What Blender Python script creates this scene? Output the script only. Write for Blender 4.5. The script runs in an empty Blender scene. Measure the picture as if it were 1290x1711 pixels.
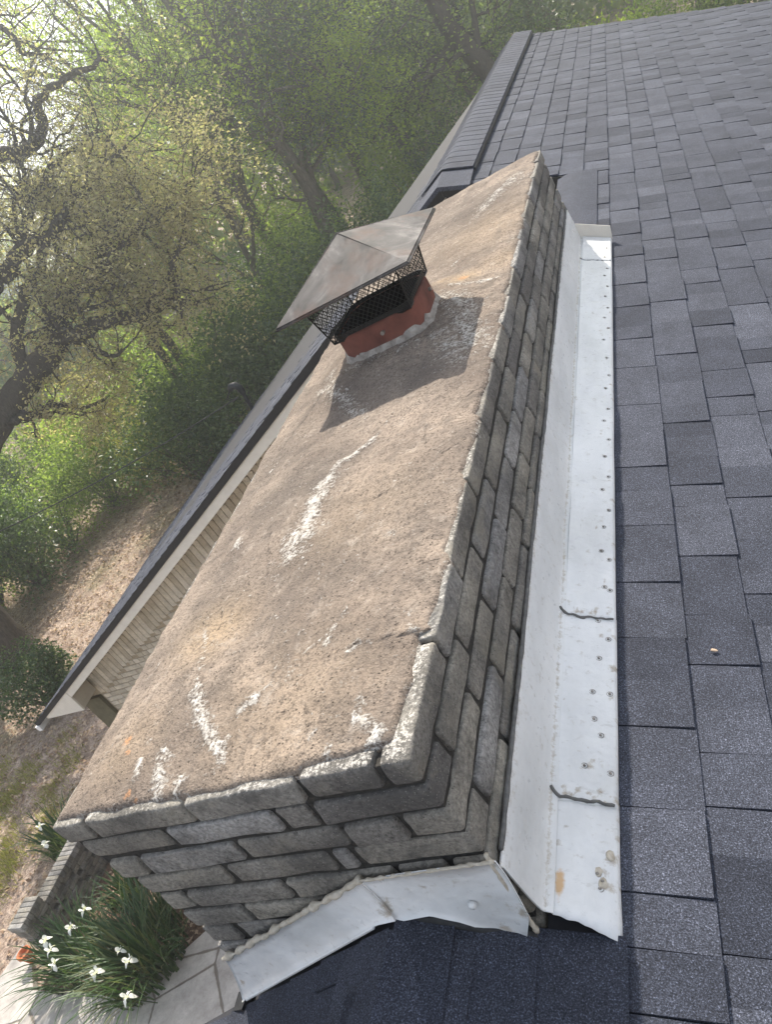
import bpy, math, random
import numpy as np
from mathutils import Vector, Matrix, noise as mnoise

R = math.radians
sc = bpy.context.scene
col = sc.collection

# ------------------------------------------------------------------ camera
cd = bpy.data.cameras.new('camera'); cam = bpy.data.objects.new('camera', cd); col.objects.link(cam)
cd.sensor_fit = 'VERTICAL'; cd.sensor_height = 24.0; cd.lens = 24.0 * 1359.45 / 1711.0
cd.clip_start = 0.05; cd.clip_end = 2000
FW = Vector((-0.4576792, 0.76869796, -0.44680331))
RT = Vector((0.83711585, 0.20321111, -0.5078802))
UP = Vector((0.29961108, 0.60647233, 0.73649475))
CAM = Vector((1.51494, -0.74270, 0.86233))
M = Matrix((RT, UP, -FW)).transposed().to_4x4(); M.translation = CAM
cam.matrix_world = M
sc.camera = cam

# ------------------------------------------------------------------ sky, sun, exposure
SUN_AZ = -16.5     # degrees from +Y towards +X
SUN_EL = 44.5
w = bpy.data.worlds.new('World'); sc.world = w; w.use_nodes = True
nt = w.node_tree; nt.nodes.clear()
out = nt.nodes.new('ShaderNodeOutputWorld'); bg = nt.nodes.new('ShaderNodeBackground')
sky = nt.nodes.new('ShaderNodeTexSky'); sky.sky_type = 'NISHITA'; sky.sun_disc = False
sky.sun_elevation = R(SUN_EL); sky.sun_rotation = R(SUN_AZ)
sky.air_density = 1.0; sky.dust_density = 2.5; sky.ozone_density = 1.0
bg.inputs['Strength'].default_value = 0.115
tc = nt.nodes.new('ShaderNodeTexCoord'); nz = nt.nodes.new('ShaderNodeTexNoise')
nz.inputs['Scale'].default_value = 3.0; nz.inputs['Detail'].default_value = 6; nz.inputs['Roughness'].default_value = .55
mp = nt.nodes.new('ShaderNodeMapping'); mp.inputs['Scale'].default_value = (1, 1, 2.2)
rmp = nt.nodes.new('ShaderNodeValToRGB'); rmp.color_ramp.elements[0].position = .44; rmp.color_ramp.elements[1].position = .62
mx = nt.nodes.new('ShaderNodeMix'); mx.data_type = 'RGBA'
mx.inputs['B'].default_value = (7.5, 7.7, 8.0, 1)
nt.links.new(tc.outputs['Generated'], mp.inputs['Vector']); nt.links.new(mp.outputs[0], nz.inputs['Vector'])
nt.links.new(nz.outputs[0], rmp.inputs[0]); nt.links.new(rmp.outputs[0], mx.inputs['Factor'])
nt.links.new(sky.outputs[0], mx.inputs['A']); nt.links.new(mx.outputs['Result'], bg.inputs['Color'])
nt.links.new(bg.outputs[0], out.inputs['Surface'])

sl = bpy.data.lights.new('sun', 'SUN'); sl.energy = 5.0; sl.angle = R(0.55); sl.color = (1.0, 0.93, 0.83)
sun = bpy.data.objects.new('sun', sl); col.objects.link(sun)
sdir = Vector((math.sin(R(SUN_AZ)) * math.cos(R(SUN_EL)), math.cos(R(SUN_AZ)) * math.cos(R(SUN_EL)), math.sin(R(SUN_EL))))
sun.rotation_euler = sdir.to_track_quat('Z', 'Y').to_euler(); sun.location = sdir * 40

sc.view_settings.view_transform = 'Standard'; sc.view_settings.look = 'None'
sc.view_settings.exposure = 0.90; sc.view_settings.gamma = 1.0
sc.cycles.use_denoising = True
sc.cycles.max_bounces = 8; sc.cycles.transparent_max_bounces = 8
sc.cycles.diffuse_bounces = 3; sc.cycles.glossy_bounces = 3; sc.cycles.transmission_bounces = 4

# ================================================================== helpers
class MB:
    def __init__(s): s.v = []; s.f = []; s.n = 0; s.t = []; s.cur = 0.5
    def add(s, verts, faces, tone=None):
        t = s.cur if tone is None else tone
        b = s.n
        s.v.extend([tuple(p) for p in verts]); s.n += len(verts)
        s.f.extend([tuple(b + i for i in f) for f in faces])
        s.t.extend([t] * len(verts) if not hasattr(t, '__len__') else list(t))
    def box(s, lo, hi, tone=None, bev=0.0):
        x0, y0, z0 = lo; x1, y1, z1 = hi
        s.add([(x0,y0,z0),(x1,y0,z0),(x1,y1,z0),(x0,y1,z0),(x0,y0,z1),(x1,y0,z1),(x1,y1,z1),(x0,y1,z1)],
              [(0,3,2,1),(4,5,6,7),(0,1,5,4),(1,2,6,5),(2,3,7,6),(3,0,4,7)], tone)
    def prism(s, poly, axis, a, b, tone=None):
        """extrude a 2-D polygon along an axis; poly gives the other two coords in order (x,y,z minus axis)"""
        n = len(poly); V = []
        for t in (a, b):
            for p in poly:
                q = list(p); q.insert(axis, t); V.append(q)
        F = [tuple(range(n - 1, -1, -1)), tuple(range(n, 2 * n))]
        for i in range(n):
            j = (i + 1) % n; F.append((i, j, n + j, n + i))
        s.add(V, F, tone)
    def tube(s, pts, rad, k=6, tone=None, cap=True):
        pts = [Vector(p) for p in pts]; m = len(pts)
        if not hasattr(rad, '__len__'): rad = [rad] * m
        V = []; ref = None
        for i in range(m):
            d = (pts[min(i + 1, m - 1)] - pts[max(i - 1, 0)])
            if d.length < 1e-9: d = Vector((0, 0, 1))
            d.normalize()
            if ref is None:
                ref = Vector((1, 0, 0)) if abs(d.x) < .8 else Vector((0, 1, 0))
            a = (ref - d * ref.dot(d)).normalized(); b = d.cross(a); ref = a
            for j in range(k):
                th = 2 * math.pi * j / k
                V.append(pts[i] + (a * math.cos(th) + b * math.sin(th)) * rad[i])
        F = []
        for i in range(m - 1):
            for j in range(k):
                j2 = (j + 1) % k
                F.append((i * k + j, i * k + j2, (i + 1) * k + j2, (i + 1) * k + j))
        if cap:
            F.append(tuple(range(k - 1, -1, -1))); F.append(tuple((m - 1) * k + j for j in range(k)))
        s.add(V, F, tone)
    def rbox(s, lo, hi, r, seg=(6, 3, 3), jit=0.0, tone=None, seed=0.0):
        lo = np.array(lo, float); hi = np.array(hi, float)
        r = min(r, float(min(hi - lo)) * .45)
        def axis(n, a, b):
            inner = np.linspace(a + r, b - r, max(2, n))
            return np.concatenate([[a, a + r * .35], inner, [b - r * .35, b]])
        ax = [axis(seg[i], lo[i], hi[i]) for i in range(3)]
        nx, ny, nz_ = [len(a) for a in ax]
        idx = {}; V = []
        def vid(i, j, k):
            key = (i, j, k)
            if key not in idx:
                idx[key] = len(V); p = np.array([ax[0][i], ax[1][j], ax[2][k]])
                c_ = np.clip(p, lo + r, hi - r); d = p - c_; L = np.linalg.norm(d)
                if L > 1e-9: p = c_ + d / L * r
                if jit:
                    q = Vector(p) * 22 + Vector((seed, seed * 1.7, -seed))
                    nv = mnoise.noise_vector(q); q2 = nv * jit + mnoise.noise_vector(q * 3.1) * jit * .5
                    p = p + np.array(q2)
                V.append(p)
            return idx[key]
        F = []
        for i in range(nx - 1):
            for j in range(ny - 1):
                F.append((vid(i,j,0), vid(i,j+1,0), vid(i+1,j+1,0), vid(i+1,j,0)))
                F.append((vid(i,j,nz_-1), vid(i+1,j,nz_-1), vid(i+1,j+1,nz_-1), vid(i,j+1,nz_-1)))
        for i in range(nx - 1):
            for k in range(nz_ - 1):
                F.append((vid(i,0,k), vid(i+1,0,k), vid(i+1,0,k+1), vid(i,0,k+1)))
                F.append((vid(i,ny-1,k), vid(i,ny-1,k+1), vid(i+1,ny-1,k+1), vid(i+1,ny-1,k)))
        for j in range(ny - 1):
            for k in range(nz_ - 1):
                F.append((vid(0,j,k), vid(0,j,k+1), vid(0,j+1,k+1), vid(0,j+1,k)))
                F.append((vid(nx-1,j,k), vid(nx-1,j+1,k), vid(nx-1,j+1,k+1), vid(nx-1,j,k+1)))
        s.add(V, F, tone)
    def mesh(s, name, mat, smooth=False):
        me = bpy.data.meshes.new(name); me.from_pydata(s.v, [], s.f); me.update()
        a = me.attributes.new('tone', 'FLOAT', 'POINT'); a.data.foreach_set('value', np.array(s.t, np.float32))
        if smooth: me.polygons.foreach_set('use_smooth', np.ones(len(me.polygons), bool))
        me.materials.append(mat)
        return me
    def build(s, name, mat, parent=None, smooth=False):
        o = bpy.data.objects.new(name, s.mesh(name, mat, smooth)); col.objects.link(o)
        if parent: o.parent = parent
        return o

def thing(name, label, cat, loc=(0, 0, 0), rz=0, group=None):
    o = bpy.data.objects.new(name, None); col.objects.link(o)
    o.location = loc; o.rotation_euler = (0, 0, rz); o.empty_display_size = .1
    return tag(o, label, cat, group)
def tag(o, label, cat, group=None, kind=None):
    o['label'] = label; o['category'] = cat
    if group: o['group'] = group
    if kind: o['kind'] = kind
    return o
def struct(o, kind='structure'):
    o['kind'] = kind; return o
def meshobj(name, me, parent=None):
    o = bpy.data.objects.new(name, me); col.objects.link(o)
    if parent: o.parent = parent
    return o
def keep_world(o, root):
    """geometry was written in world coordinates: undo the root's own placement"""
    o.matrix_parent_inverse = Matrix.LocRotScale(root.location, root.rotation_euler, root.scale).inverted()
    return o

# ------------------------------------------------------------------ node material kit
class Mat:
    def __init__(s, name, rough=.8, spec=.3, metal=0.0):
        s.m = bpy.data.materials.new(name); s.m.use_nodes = True
        s.t = s.m.node_tree; s.b = s.t.nodes['Principled BSDF']
        s.o = s.t.nodes['Material Output']
        s.b.inputs['Roughness'].default_value = rough
        s.b.inputs['Specular IOR Level'].default_value = spec; s.b.inputs['Metallic'].default_value = metal
        g = s.t.nodes.new('ShaderNodeNewGeometry'); s.pos = g.outputs['Position']
        tcn = s.t.nodes.new('ShaderNodeTexCoord'); s.obj = tcn.outputs['Object']
    def n(s, typ, **kw):
        nd = s.t.nodes.new(typ)
        for k, v in kw.items(): setattr(nd, k, v)
        return nd
    def L(s, a, b): s.t.links.new(a, b)
    def noise(s, scale, detail=4, rough=.55, vec=None, dist=0, stretch=None):
        nd = s.n('ShaderNodeTexNoise'); nd.inputs['Scale'].default_value = scale
        nd.inputs['Detail'].default_value = detail; nd.inputs['Roughness'].default_value = rough
        nd.inputs['Distortion'].default_value = dist
        v = vec or s.obj
        if stretch:
            mp_ = s.n('ShaderNodeMapping'); mp_.inputs['Scale'].default_value = stretch; s.L(v, mp_.inputs['Vector']); v = mp_.outputs[0]
        s.L(v, nd.inputs['Vector']); return nd.outputs['Fac']
    def voro(s, scale, feature='F1', out='Distance', rnd=1.0):
        nd = s.n('ShaderNodeTexVoronoi'); nd.feature = feature; nd.inputs['Scale'].default_value = scale
        nd.inputs['Randomness'].default_value = rnd
        s.L(s.obj, nd.inputs['Vector']); return nd.outputs[out]
    def ramp(s, fac, stops):
        nd = s.n('ShaderNodeValToRGB'); cr = nd.color_ramp
        while len(cr.elements) < len(stops): cr.elements.new(.5)
        for e, (p, c) in zip(cr.elements, stops):
            e.position = p; e.color = (c, c, c, 1) if not hasattr(c, '__len__') else (*c, 1)
        s.L(fac, nd.inputs[0]); return nd.outputs[0]
    def mix(s, fac, a, b, mode='MIX'):
        nd = s.n('ShaderNodeMix'); nd.data_type = 'RGBA'; nd.blend_type = mode; nd.clamp_factor = True
        for sock, val in (('Factor', fac), ('A', a), ('B', b)):
            if hasattr(val, 'is_linked'): s.L(val, nd.inputs[sock])
            elif sock == 'Factor': nd.inputs['Factor'].default_value = val
            else: nd.inputs[sock].default_value = (*val, 1)
        return nd.outputs['Result']
    def math(s, op, a, b=0.0, clamp=False):
        nd = s.n('ShaderNodeMath', operation=op); nd.use_clamp = clamp
        for i, val in enumerate((a, b)):
            if hasattr(val, 'is_linked'): s.L(val, nd.inputs[i])
            else: nd.inputs[i].default_value = val
        return nd.outputs[0]
    def attr(s, name, out='Fac'):
        nd = s.n('ShaderNodeAttribute'); nd.attribute_name = name; return nd.outputs[out]
    def rnd(s):
        return s.n('ShaderNodeObjectInfo').outputs['Random']
    def bump(s, h, strength=.4, dist=.01, prev=None):
        nd = s.n('ShaderNodeBump'); nd.inputs['Strength'].default_value = strength; nd.inputs['Distance'].default_value = dist
        s.L(h, nd.inputs['Height'])
        if prev: s.L(prev, nd.inputs['Normal'])
        return nd.outputs[0]
    def done(s, colr=None, normal=None, rough=None):
        if colr is not None:
            if hasattr(colr, 'is_linked'): s.L(colr, s.b.inputs['Base Color'])
            else: s.b.inputs['Base Color'].default_value = (*colr, 1)
        if normal is not None: s.L(normal, s.b.inputs['Normal'])
        if rough is not None: s.L(rough, s.b.inputs['Roughness'])
        return s.m

def m_shingle():
    k = Mat('shingle', .9, .25)
    t = k.attr('tone')
    base = k.ramp(t, [(0, (.020, .023, .033)), (.35, (.035, .039, .053)), (.7, (.056, .061, .079)), (1, (.078, .084, .104))])
    g = k.noise(330, 2, .7)
    gran = k.ramp(g, [(.32, .35), (.5, .95), (.63, 1.9), (.72, 5.0)])
    c = k.mix(1.0, base, gran, 'MULTIPLY')
    v = k.noise(7, 6, .7); c = k.mix(1.0, c, k.ramp(v, [(.28, .74), (.72, 1.24)]), 'MULTIPLY')
    v2 = k.noise(1.1, 5, .6); c = k.mix(1.0, c, k.ramp(v2, [(.3, .88), (.7, 1.10)]), 'MULTIPLY')
    b = k.bump(g, .6, .004)
    return k.done(c, b)
def m_crown():
    k = Mat('crown_mortar', .95, .15)
    big = k.noise(2.6, 6, .6); mid = k.noise(11, 6, .65); fine = k.noise(120, 4, .7); vor = k.voro(210); vor2 = k.voro(95)
    c = k.ramp(big, [(.37, (.150, .120, .098)), (.5, (.225, .182, .146)), (.63, (.310, .250, .197))])
    c = k.mix(k.ramp(mid, [(.38, .8), (.52, 0)]), c, (.140, .116, .097))
    c = k.mix(k.math('MULTIPLY', k.attr('dark'), k.ramp(mid, [(.35, .5), (.6, 1.0)])), c, (.095, .083, .072))
    c = k.mix(k.math('MULTIPLY', k.attr('warm'), .6), c, (.38, .28, .175))
    c = k.mix(k.ramp(fine, [(.38, .75), (.51, 0)]), c, (.085, .068, .056))
    c = k.mix(k.ramp(vor, [(.10, .45), (.26, 0)]), c, (.40, .335, .27))
    c = k.mix(k.ramp(k.voro(150, out='Color'), [(.0, .5), (.18, 0)]), c, (.055, .042, .034))
    pit = k.math('MULTIPLY', k.ramp(vor2, [(.10, 1), (.24, 0)]), k.ramp(k.noise(38, 3, .6), [(.44, 0), (.52, 1)]))
    c = k.mix(k.math('MULTIPLY', pit, .85), c, (.045, .036, .029))
    orange = k.math('ADD', k.attr('orange'), k.math('MULTIPLY', k.math('SUBTRACT', fine, .5), 1.5))
    c = k.mix(k.ramp(orange, [(.45, 0), (.75, .55)]), c, (.48, .22, .08))
    pn = k.math('ADD', k.math('MULTIPLY', k.math('SUBTRACT', k.noise(30, 8, .8), .5), 3.4), k.math('MULTIPLY', k.math('SUBTRACT', fine, .5), 1.6))
    c = k.mix(k.ramp(k.noise(9, 6, .65, stretch=(2.6, .35, 1)), [(.52, 0), (.66, .38)]), c, (.125, .105, .09))
    wh = k.ramp(k.math('ADD', k.attr('patch'), pn), [(.50, 0), (.66, .45), (.95, 1)])
    wc = k.mix(k.ramp(k.noise(45, 6, .7), [(.3, 0), (.65, 1)]), (.33, .295, .25), (.64, .615, .565))
    c = k.mix(k.math('MULTIPLY', wh, .88), c, wc)
    cr = k.math('ADD', k.attr('crack'), k.math('MULTIPLY', k.math('SUBTRACT', k.noise(70, 4), .5), .012))
    crk = k.ramp(cr, [(.0, 1), (.0035, 0)])
    c = k.mix(k.math('MULTIPLY', crk, .7), c, (.05, .04, .034))
    rid = k.math('ABSOLUTE', k.math('SUBTRACT', k.noise(3.4, 7, .62, dist=.8), .5))
    hair = k.math('MULTIPLY', k.ramp(rid, [(.0, 1), (.0045, 0)]), k.ramp(k.noise(1.9, 3, .5), [(.52, 0), (.58, 1)]))
    c = k.mix(k.math('MULTIPLY', hair, .55), c, (.07, .056, .046))
    c = k.mix(k.ramp(k.noise(17, 7, .75), [(.56, 0), (.70, .55)]), c, (.40, .345, .285))
    c = k.mix(k.ramp(k.noise(23, 6, .7), [(.30, .6), (.40, 0)]), c, (.125, .103, .086))
    hh = k.math('SUBTRACT', k.math('ADD', k.math('MULTIPLY', fine, .8), k.math('MULTIPLY', vor, -.5)), k.math('MULTIPLY', pit, 1.2))
    hh = k.math('ADD', hh, k.math('MULTIPLY', mid, 1.0)); hh = k.math('ADD', hh, k.math('MULTIPLY', wh, .9)); hh = k.math('SUBTRACT', hh, k.math('MULTIPLY', crk, 1.2))
    return k.done(c, k.bump(hh, .6, .0045))
def m_brick():
    k = Mat('weathered_brick', .95, .15)
    t = k.attr('tone')
    c = k.ramp(t, [(0, (.165, .155, .143)), (.3, (.225, .210, .184)), (.55, (.285, .264, .222)), (.8, (.245, .239, .231)), (1, (.34, .328, .308))])
    n1 = k.noise(14, 6, .65); n2 = k.noise(110, 4, .75); v = k.voro(170)
    c = k.mix(1, c, k.ramp(n1, [(.28, .5), (.5, 1.05), (.72, 1.7)]), 'MULTIPLY')
    c = k.mix(1, c, k.ramp(n2, [(.3, .5), (.5, 1.0), (.7, 1.5)]), 'MULTIPLY')
    c = k.mix(k.ramp(k.noise(7, 7, .7), [(.44, 0), (.60, .78)]), c, (.075, .071, .066))
    c = k.mix(k.ramp(k.noise(4.2, 6, .7), [(.54, 0), (.70, .5)]), c, (.34, .31, .24))
    c = k.mix(k.ramp(v, [(.08, .7), (.20, 0)]), c, (.40, .38, .34))
    c = k.mix(k.math('MULTIPLY', k.ramp(k.voro(120), [(.10, .8), (.2, 0)]), k.ramp(k.noise(30, 3), [(.48, 0), (.54, 1)])), c, (.035, .033, .030))
    # top arrises rubbed with pale mortar
    c = k.mix(k.ramp(k.math('ADD', k.attr('patch'), k.math('MULTIPLY', k.math('SUBTRACT', n2, .5), 1.6)), [(.5, 0), (.66, .9)]), c, (.52, .49, .44))
    h = k.math('ADD', k.math('MULTIPLY', n2, .8), k.math('MULTIPLY', k.noise(38, 5, .6), 1.2))
    return k.done(c, k.bump(h, 1.0, .0055))
def m_mortar():
    k = Mat('dark_mortar', .95, .1)
    n = k.noise(90, 5, .7)
    c = k.ramp(n, [(.3, (.030, .029, .027)), (.6, (.062, .058, .052)), (.8, (.12, .113, .10))])
    return k.done(c, k.bump(n, .8, .006))
def m_flash():
    k = Mat('white_painted_metal', .42, .5)
    n1 = k.noise(6, 6, .6, stretch=(1, .35, 1)); n2 = k.noise(40, 5, .65); n3 = k.noise(3.3, 5, .6)
    c = k.ramp(n1, [(.3, (.57, .575, .565)), (.55, (.70, .705, .695)), (.8, (.78, .78, .765))])
    c = k.mix(k.ramp(n2, [(.60, 0), (.72, .6)]), c, (.40, .37, .31))
    c = k.mix(k.ramp(k.noise(2.1, 7, .7), [(.50, 0), (.75, .4)]), c, (.46, .45, .41))
    c = k.mix(k.ramp(k.noise(55, 3, .6, stretch=(.25, 1, 1)), [(.64, 0), (.70, .28)]), c, (.38, .37, .34))
    st = k.math('ADD', k.attr('patch'), k.math('MULTIPLY', k.math('SUBTRACT', k.noise(75, 7, .8), .5), 1.9))
    c = k.mix(k.ramp(st, [(.42, 0), (.62, .5), (.85, .9)]), c, k.mix(n2, (.22, .185, .14), (.50, .43, .33)))
    rs = k.math('ADD', k.attr('rust'), k.math('MULTIPLY', k.math('SUBTRACT', n2, .5), 1.1))
    c = k.mix(k.ramp(rs, [(.40, 0), (.75, .8)]), c, (.50, .27, .07))
    c = k.mix(k.ramp(k.noise(26, 6, .7, stretch=(6, .5, 1)), [(.66, 0), (.74, .45)]), c, (.22, .22, .21))
    h = k.math('ADD', k.math('MULTIPLY', k.noise(9, 3), 1.0), k.math('MULTIPLY', n2, .12))
    return k.done(c, k.bump(h, .5, .022), k.ramp(n2, [(.3, .24), (.7, .5)]))
def m_simple(name, c0, c1, scale, rough=.8, spec=.3, bump=.3, bd=.004, metal=0.0, stretch=None):
    k = Mat(name, rough, spec, metal)
    n = k.noise(scale, 5, .65, stretch=stretch)
    return k.done(k.ramp(n, [(.28, c0), (.72, c1)]), k.bump(n, bump, bd) if bump else None)
def m_lid():
    k = Mat('stained_galvanised_lid', .6, .22, .0)
    a = k.noise(7, 6, .65, dist=.6); b = k.noise(30, 5, .7, stretch=(1, 1, 1))
    c = k.ramp(a, [(.38, (.030, .028, .026)), (.46, (.058, .053, .050)), (.54, (.090, .083, .078)), (.63, (.170, .156, .145))])
    c = k.mix(k.ramp(k.noise(5, 5, .6), [(.50, 0), (.60, .75)]), c, (.085, .053, .040))
    c = k.mix(1, c, k.ramp(b, [(.3, .7), (.7, 1.25)]), 'MULTIPLY')
    return k.done(c, k.bump(b, .12, .002), k.ramp(b, [(.3, .48), (.7, .75)]))
def m_ground():
    k = Mat('leaf_litter_ground', .97, .1)
    a = k.noise(.33, 6, .6); b = k.noise(3.0, 6, .7); f = k.noise(24, 5, .75)
    c = k.ramp(b, [(.34, (.22, .160, .125)), (.5, (.38, .290, .230)), (.66, (.54, .43, .345))])
    c = k.mix(1, c, k.ramp(f, [(.3, .5), (.5, 1), (.7, 1.6)]), 'MULTIPLY')
    g = k.ramp(k.math('ADD', k.math('MULTIPLY', a, .75), k.math('MULTIPLY', b, .25)), [(.53, 0), (.64, .6)])
    c = k.mix(g, c, k.mix(f, (.06, .085, .022), (.19, .19, .06)))
    return k.done(c, k.bump(k.math('ADD', f, b), .9, .05))
def m_patio():
    k = Mat('flagstone_patio', .85, .2)
    ed = k.voro(.95, 'DISTANCE_TO_EDGE')
    n = k.noise(5, 6, .65); f = k.noise(45, 4, .7)
    c = k.ramp(n, [(.3, (.30, .275, .25)), (.6, (.46, .43, .395)), (.8, (.55, .52, .48))])
    c = k.mix(k.ramp(f, [(.3, .35), (.5, 0)]), c, (.2, .18, .16))
    j = k.ramp(k.math('ADD', ed, k.math('MULTIPLY', k.math('SUBTRACT', n, .5), .03)), [(.006, 1), (.018, 0)])
    c = k.mix(j, c, (.17, .145, .12))
    return k.done(c, k.bump(k.math('SUBTRACT', k.math('MULTIPLY', n, .3), j), .6, .02))
def m_leaf(name, cols, trans=.45, rough=.6, spec=.25):
    k = Mat(name, rough, spec)
    t = k.attr('tone'); r = k.rnd()
    u = k.math('ADD', k.math('MULTIPLY', t, .8), k.math('MULTIPLY', r, .2))
    n = len(cols)
    c = k.ramp(u, [(i / (n - 1), cc) for i, cc in enumerate(cols)])
    k.done(c)
    tr = k.n('ShaderNodeBsdfTranslucent'); k.L(k.mix(1, c, (1.55, 1.6, .85), 'MULTIPLY'), tr.inputs['Color'])
    ms = k.n('ShaderNodeMixShader'); ms.inputs[0].default_value = trans
    k.L(k.b.outputs[0], ms.inputs[1]); k.L(tr.outputs[0], ms.inputs[2]); k.L(ms.outputs[0], k.o.inputs['Surface'])
    return k.m
def m_stackbrick(name, c0, c1, cm, sx=1.0):
    k = Mat(name, .93, .15)
    nd = k.n('ShaderNodeTexBrick'); nd.inputs['Scale'].default_value = sx
    nd.inputs['Brick Width'].default_value = .265; nd.inputs['Row Height'].default_value = .069; nd.inputs['Mortar Size'].default_value = .006
    nd.inputs['Color1'].default_value = (*c0, 1); nd.inputs['Color2'].default_value = (*c1, 1); nd.inputs['Mortar'].default_value = (*cm, 1)
    sp = k.n('ShaderNodeSeparateXYZ'); k.L(k.obj, sp.inputs[0]); cb = k.n('ShaderNodeCombineXYZ')
    k.L(k.math('ADD', sp.outputs[0], sp.outputs[1]), cb.inputs[0]); k.L(sp.outputs[2], cb.inputs[1]); k.L(cb.outputs[0], nd.inputs['Vector'])
    n = k.noise(12, 5, .65)
    c = k.mix(1, nd.outputs['Color'], k.ramp(n, [(.3, .65), (.7, 1.3)]), 'MULTIPLY')
    return k.done(c, k.bump(k.math('ADD', k.math('MULTIPLY', n, .4), k.math('SUBTRACT', 1.0, nd.outputs['Fac'])), .6, .008))

MT = dict(
    shingle=m_shingle(), crown=m_crown(), brick=m_brick(), mortar=m_mortar(), flash=m_flash(), lid=m_lid(),
    ground=m_ground(), patio=m_patio(),
    deck=m_simple('roof_deck', (.02, .02, .024), (.035, .035, .04), 30),
    vent=m_simple('vent_plastic', (.012, .012, .013), (.022, .022, .024), 40, .6),
    fascia=m_simple('cream_paint', (.60, .56, .49), (.70, .66, .58), 9, .55, .4, .05),
    soffit=m_simple('tan_soffit', (.42, .37, .29), (.50, .45, .36), 7, .7),
    olive=m_simple('olive_board', (.10, .09, .055), (.17, .15, .095), 9, .8),
    gutter=m_simple('white_gutter', (.68, .68, .68), (.8, .8, .79), 12, .45, .5, .02),
    wire=m_simple('black_wire', (.010, .010, .011), (.018, .018, .018), 50, .5, .4, .1, .001),
    meshw=m_simple('screen_wire', (.010, .010, .010), (.028, .026, .024), 60, .55, .4, .1, .001, .3),
    clay=m_simple('red_clay', (.085, .036, .028), (.225, .085, .060), 9, .85, .2, .3, .003),
    soot=m_simple('soot', (.006, .006, .006), (.014, .013, .012), 30, .95, .1),
    caulk=m_simple('old_sealant', (.34, .295, .225), (.60, .55, .46), 60, .8, .3, .8, .006),
    greyseal=m_simple('grey_sealant', (.07, .07, .067), (.17, .165, .155), 50, .7, .3, .6, .003),
    nail=m_simple('nail_head', (.16, .145, .125), (.38, .35, .31), 120, .5, .5, .2, .001, .5),
    tar=m_simple('roof_tar', (.012, .012, .012), (.030, .030, .030), 60, .6, .4, .7, .004),  # near-black that stands in for shade under the apron
    bark=m_simple('grey_brown_bark', (.07, .058, .047), (.20, .17, .14), 9, .95, .1, 1.0, .04, 0, (3, 3, .6)),
    oakbark=m_simple('dark_oak_bark', (.035, .030, .025), (.12, .10, .082), 11, .95, .1, 1.0, .04, 0, (3, 3, .8)),
    palebark=m_simple('pale_dead_twig', (.20, .18, .15), (.34, .31, .27), 14, .9, .1, .6, .01),
    bright=m_leaf('spring_leaf', [(.16, .24, .040), (.29, .39, .065), (.41, .50, .10), (.54, .58, .18)], .64),
    mid=m_leaf('green_leaf', [(.08, .130, .036), (.155, .225, .060), (.25, .33, .09), (.38, .44, .17)], .56),
    dark=m_leaf('evergreen_leaf', [(.035, .065, .024), (.062, .110, .038), (.105, .160, .055), (.19, .25, .12)], .38, .38, .5),
    tan=m_leaf('oak_catkin', [(.28, .25, .155), (.39, .345, .225), (.50, .445, .32), (.40, .42, .21)], .55),
    olive_leaf=m_leaf('olive_leaf', [(.13, .145, .04), (.22, .225, .065), (.31, .30, .11), (.40, .37, .17)], .55),
    iris=m_leaf('iris_blade', [(.016, .042, .012), (.030, .070, .020), (.060, .110, .034), (.20, .19, .08)], .3, .45, .4),
    petal=m_leaf('white_petal', [(.74, .74, .72), (.80, .80, .78), (.84, .84, .84)], .25, .6),
    litter=m_leaf('dry_leaf', [(.16, .095, .06), (.32, .22, .15), (.48, .36, .26), (.58, .48, .37)], .15, .8),
    mulch=m_simple('bed_mulch', (.055, .032, .022), (.24, .16, .115), 22, .95, .1, .9, .03),
    gwall=m_stackbrick('garden_brick', (.20, .165, .115), (.28, .235, .17), (.10, .09, .07)),
    stack=m_stackbrick('stack_brick', (.16, .145, .125), (.20, .185, .16), (.05, .048, .045)),
    pot=m_simple('terracotta', (.42, .14, .06), (.55, .20, .09), 14, .8),
    pipe=m_simple('mast_pipe', (.014, .014, .015), (.035, .035, .038), 20, .5, .5, .1, .001, .4),
    nroof=m_simple('distant_roof', (.20, .21, .23), (.28, .29, .31), 6, .8),
    nwall=m_simple('distant_wall', (.38, .36, .33), (.46, .44, .41), 5, .85),
)
def cream_brick():
    k = Mat('cream_brick', .9, .2)
    t = k.attr('tone'); n = k.noise(9, 5, .65); f = k.noise(70, 4, .7)
    c = k.ramp(t, [(0, (.47, .41, .32)), (.5, (.56, .50, .405)), (1, (.64, .58, .485))])
    c = k.mix(1, c, k.ramp(n, [(.3, .75), (.7, 1.2)]), 'MULTIPLY'); c = k.mix(1, c, k.ramp(f, [(.3, .8), (.7, 1.15)]), 'MULTIPLY')
    return k.done(c, k.bump(f, .4, .004))
MT['cream'] = cream_brick()
MT['cmortar'] = m_simple('tan_mortar', (.30, .245, .17), (.40, .335, .245), 40, .95, .1, .4, .004)

# ================================================================== roof planes
TA = math.tan(R(22.5)); CA = math.cos(R(22.5)); SA = math.sin(R(22.5))
ZR = -.487 + TA * .85          # height of the main ridge line (x = 0)
def zright(x): return ZR - TA * x
ZN = zright(.60)               # near wing's ridge
NL = .505                      # slope of the near wing's left side
def zleft_near(x): return ZN + NL * (x - .6)
rng = random.Random(7)

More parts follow.
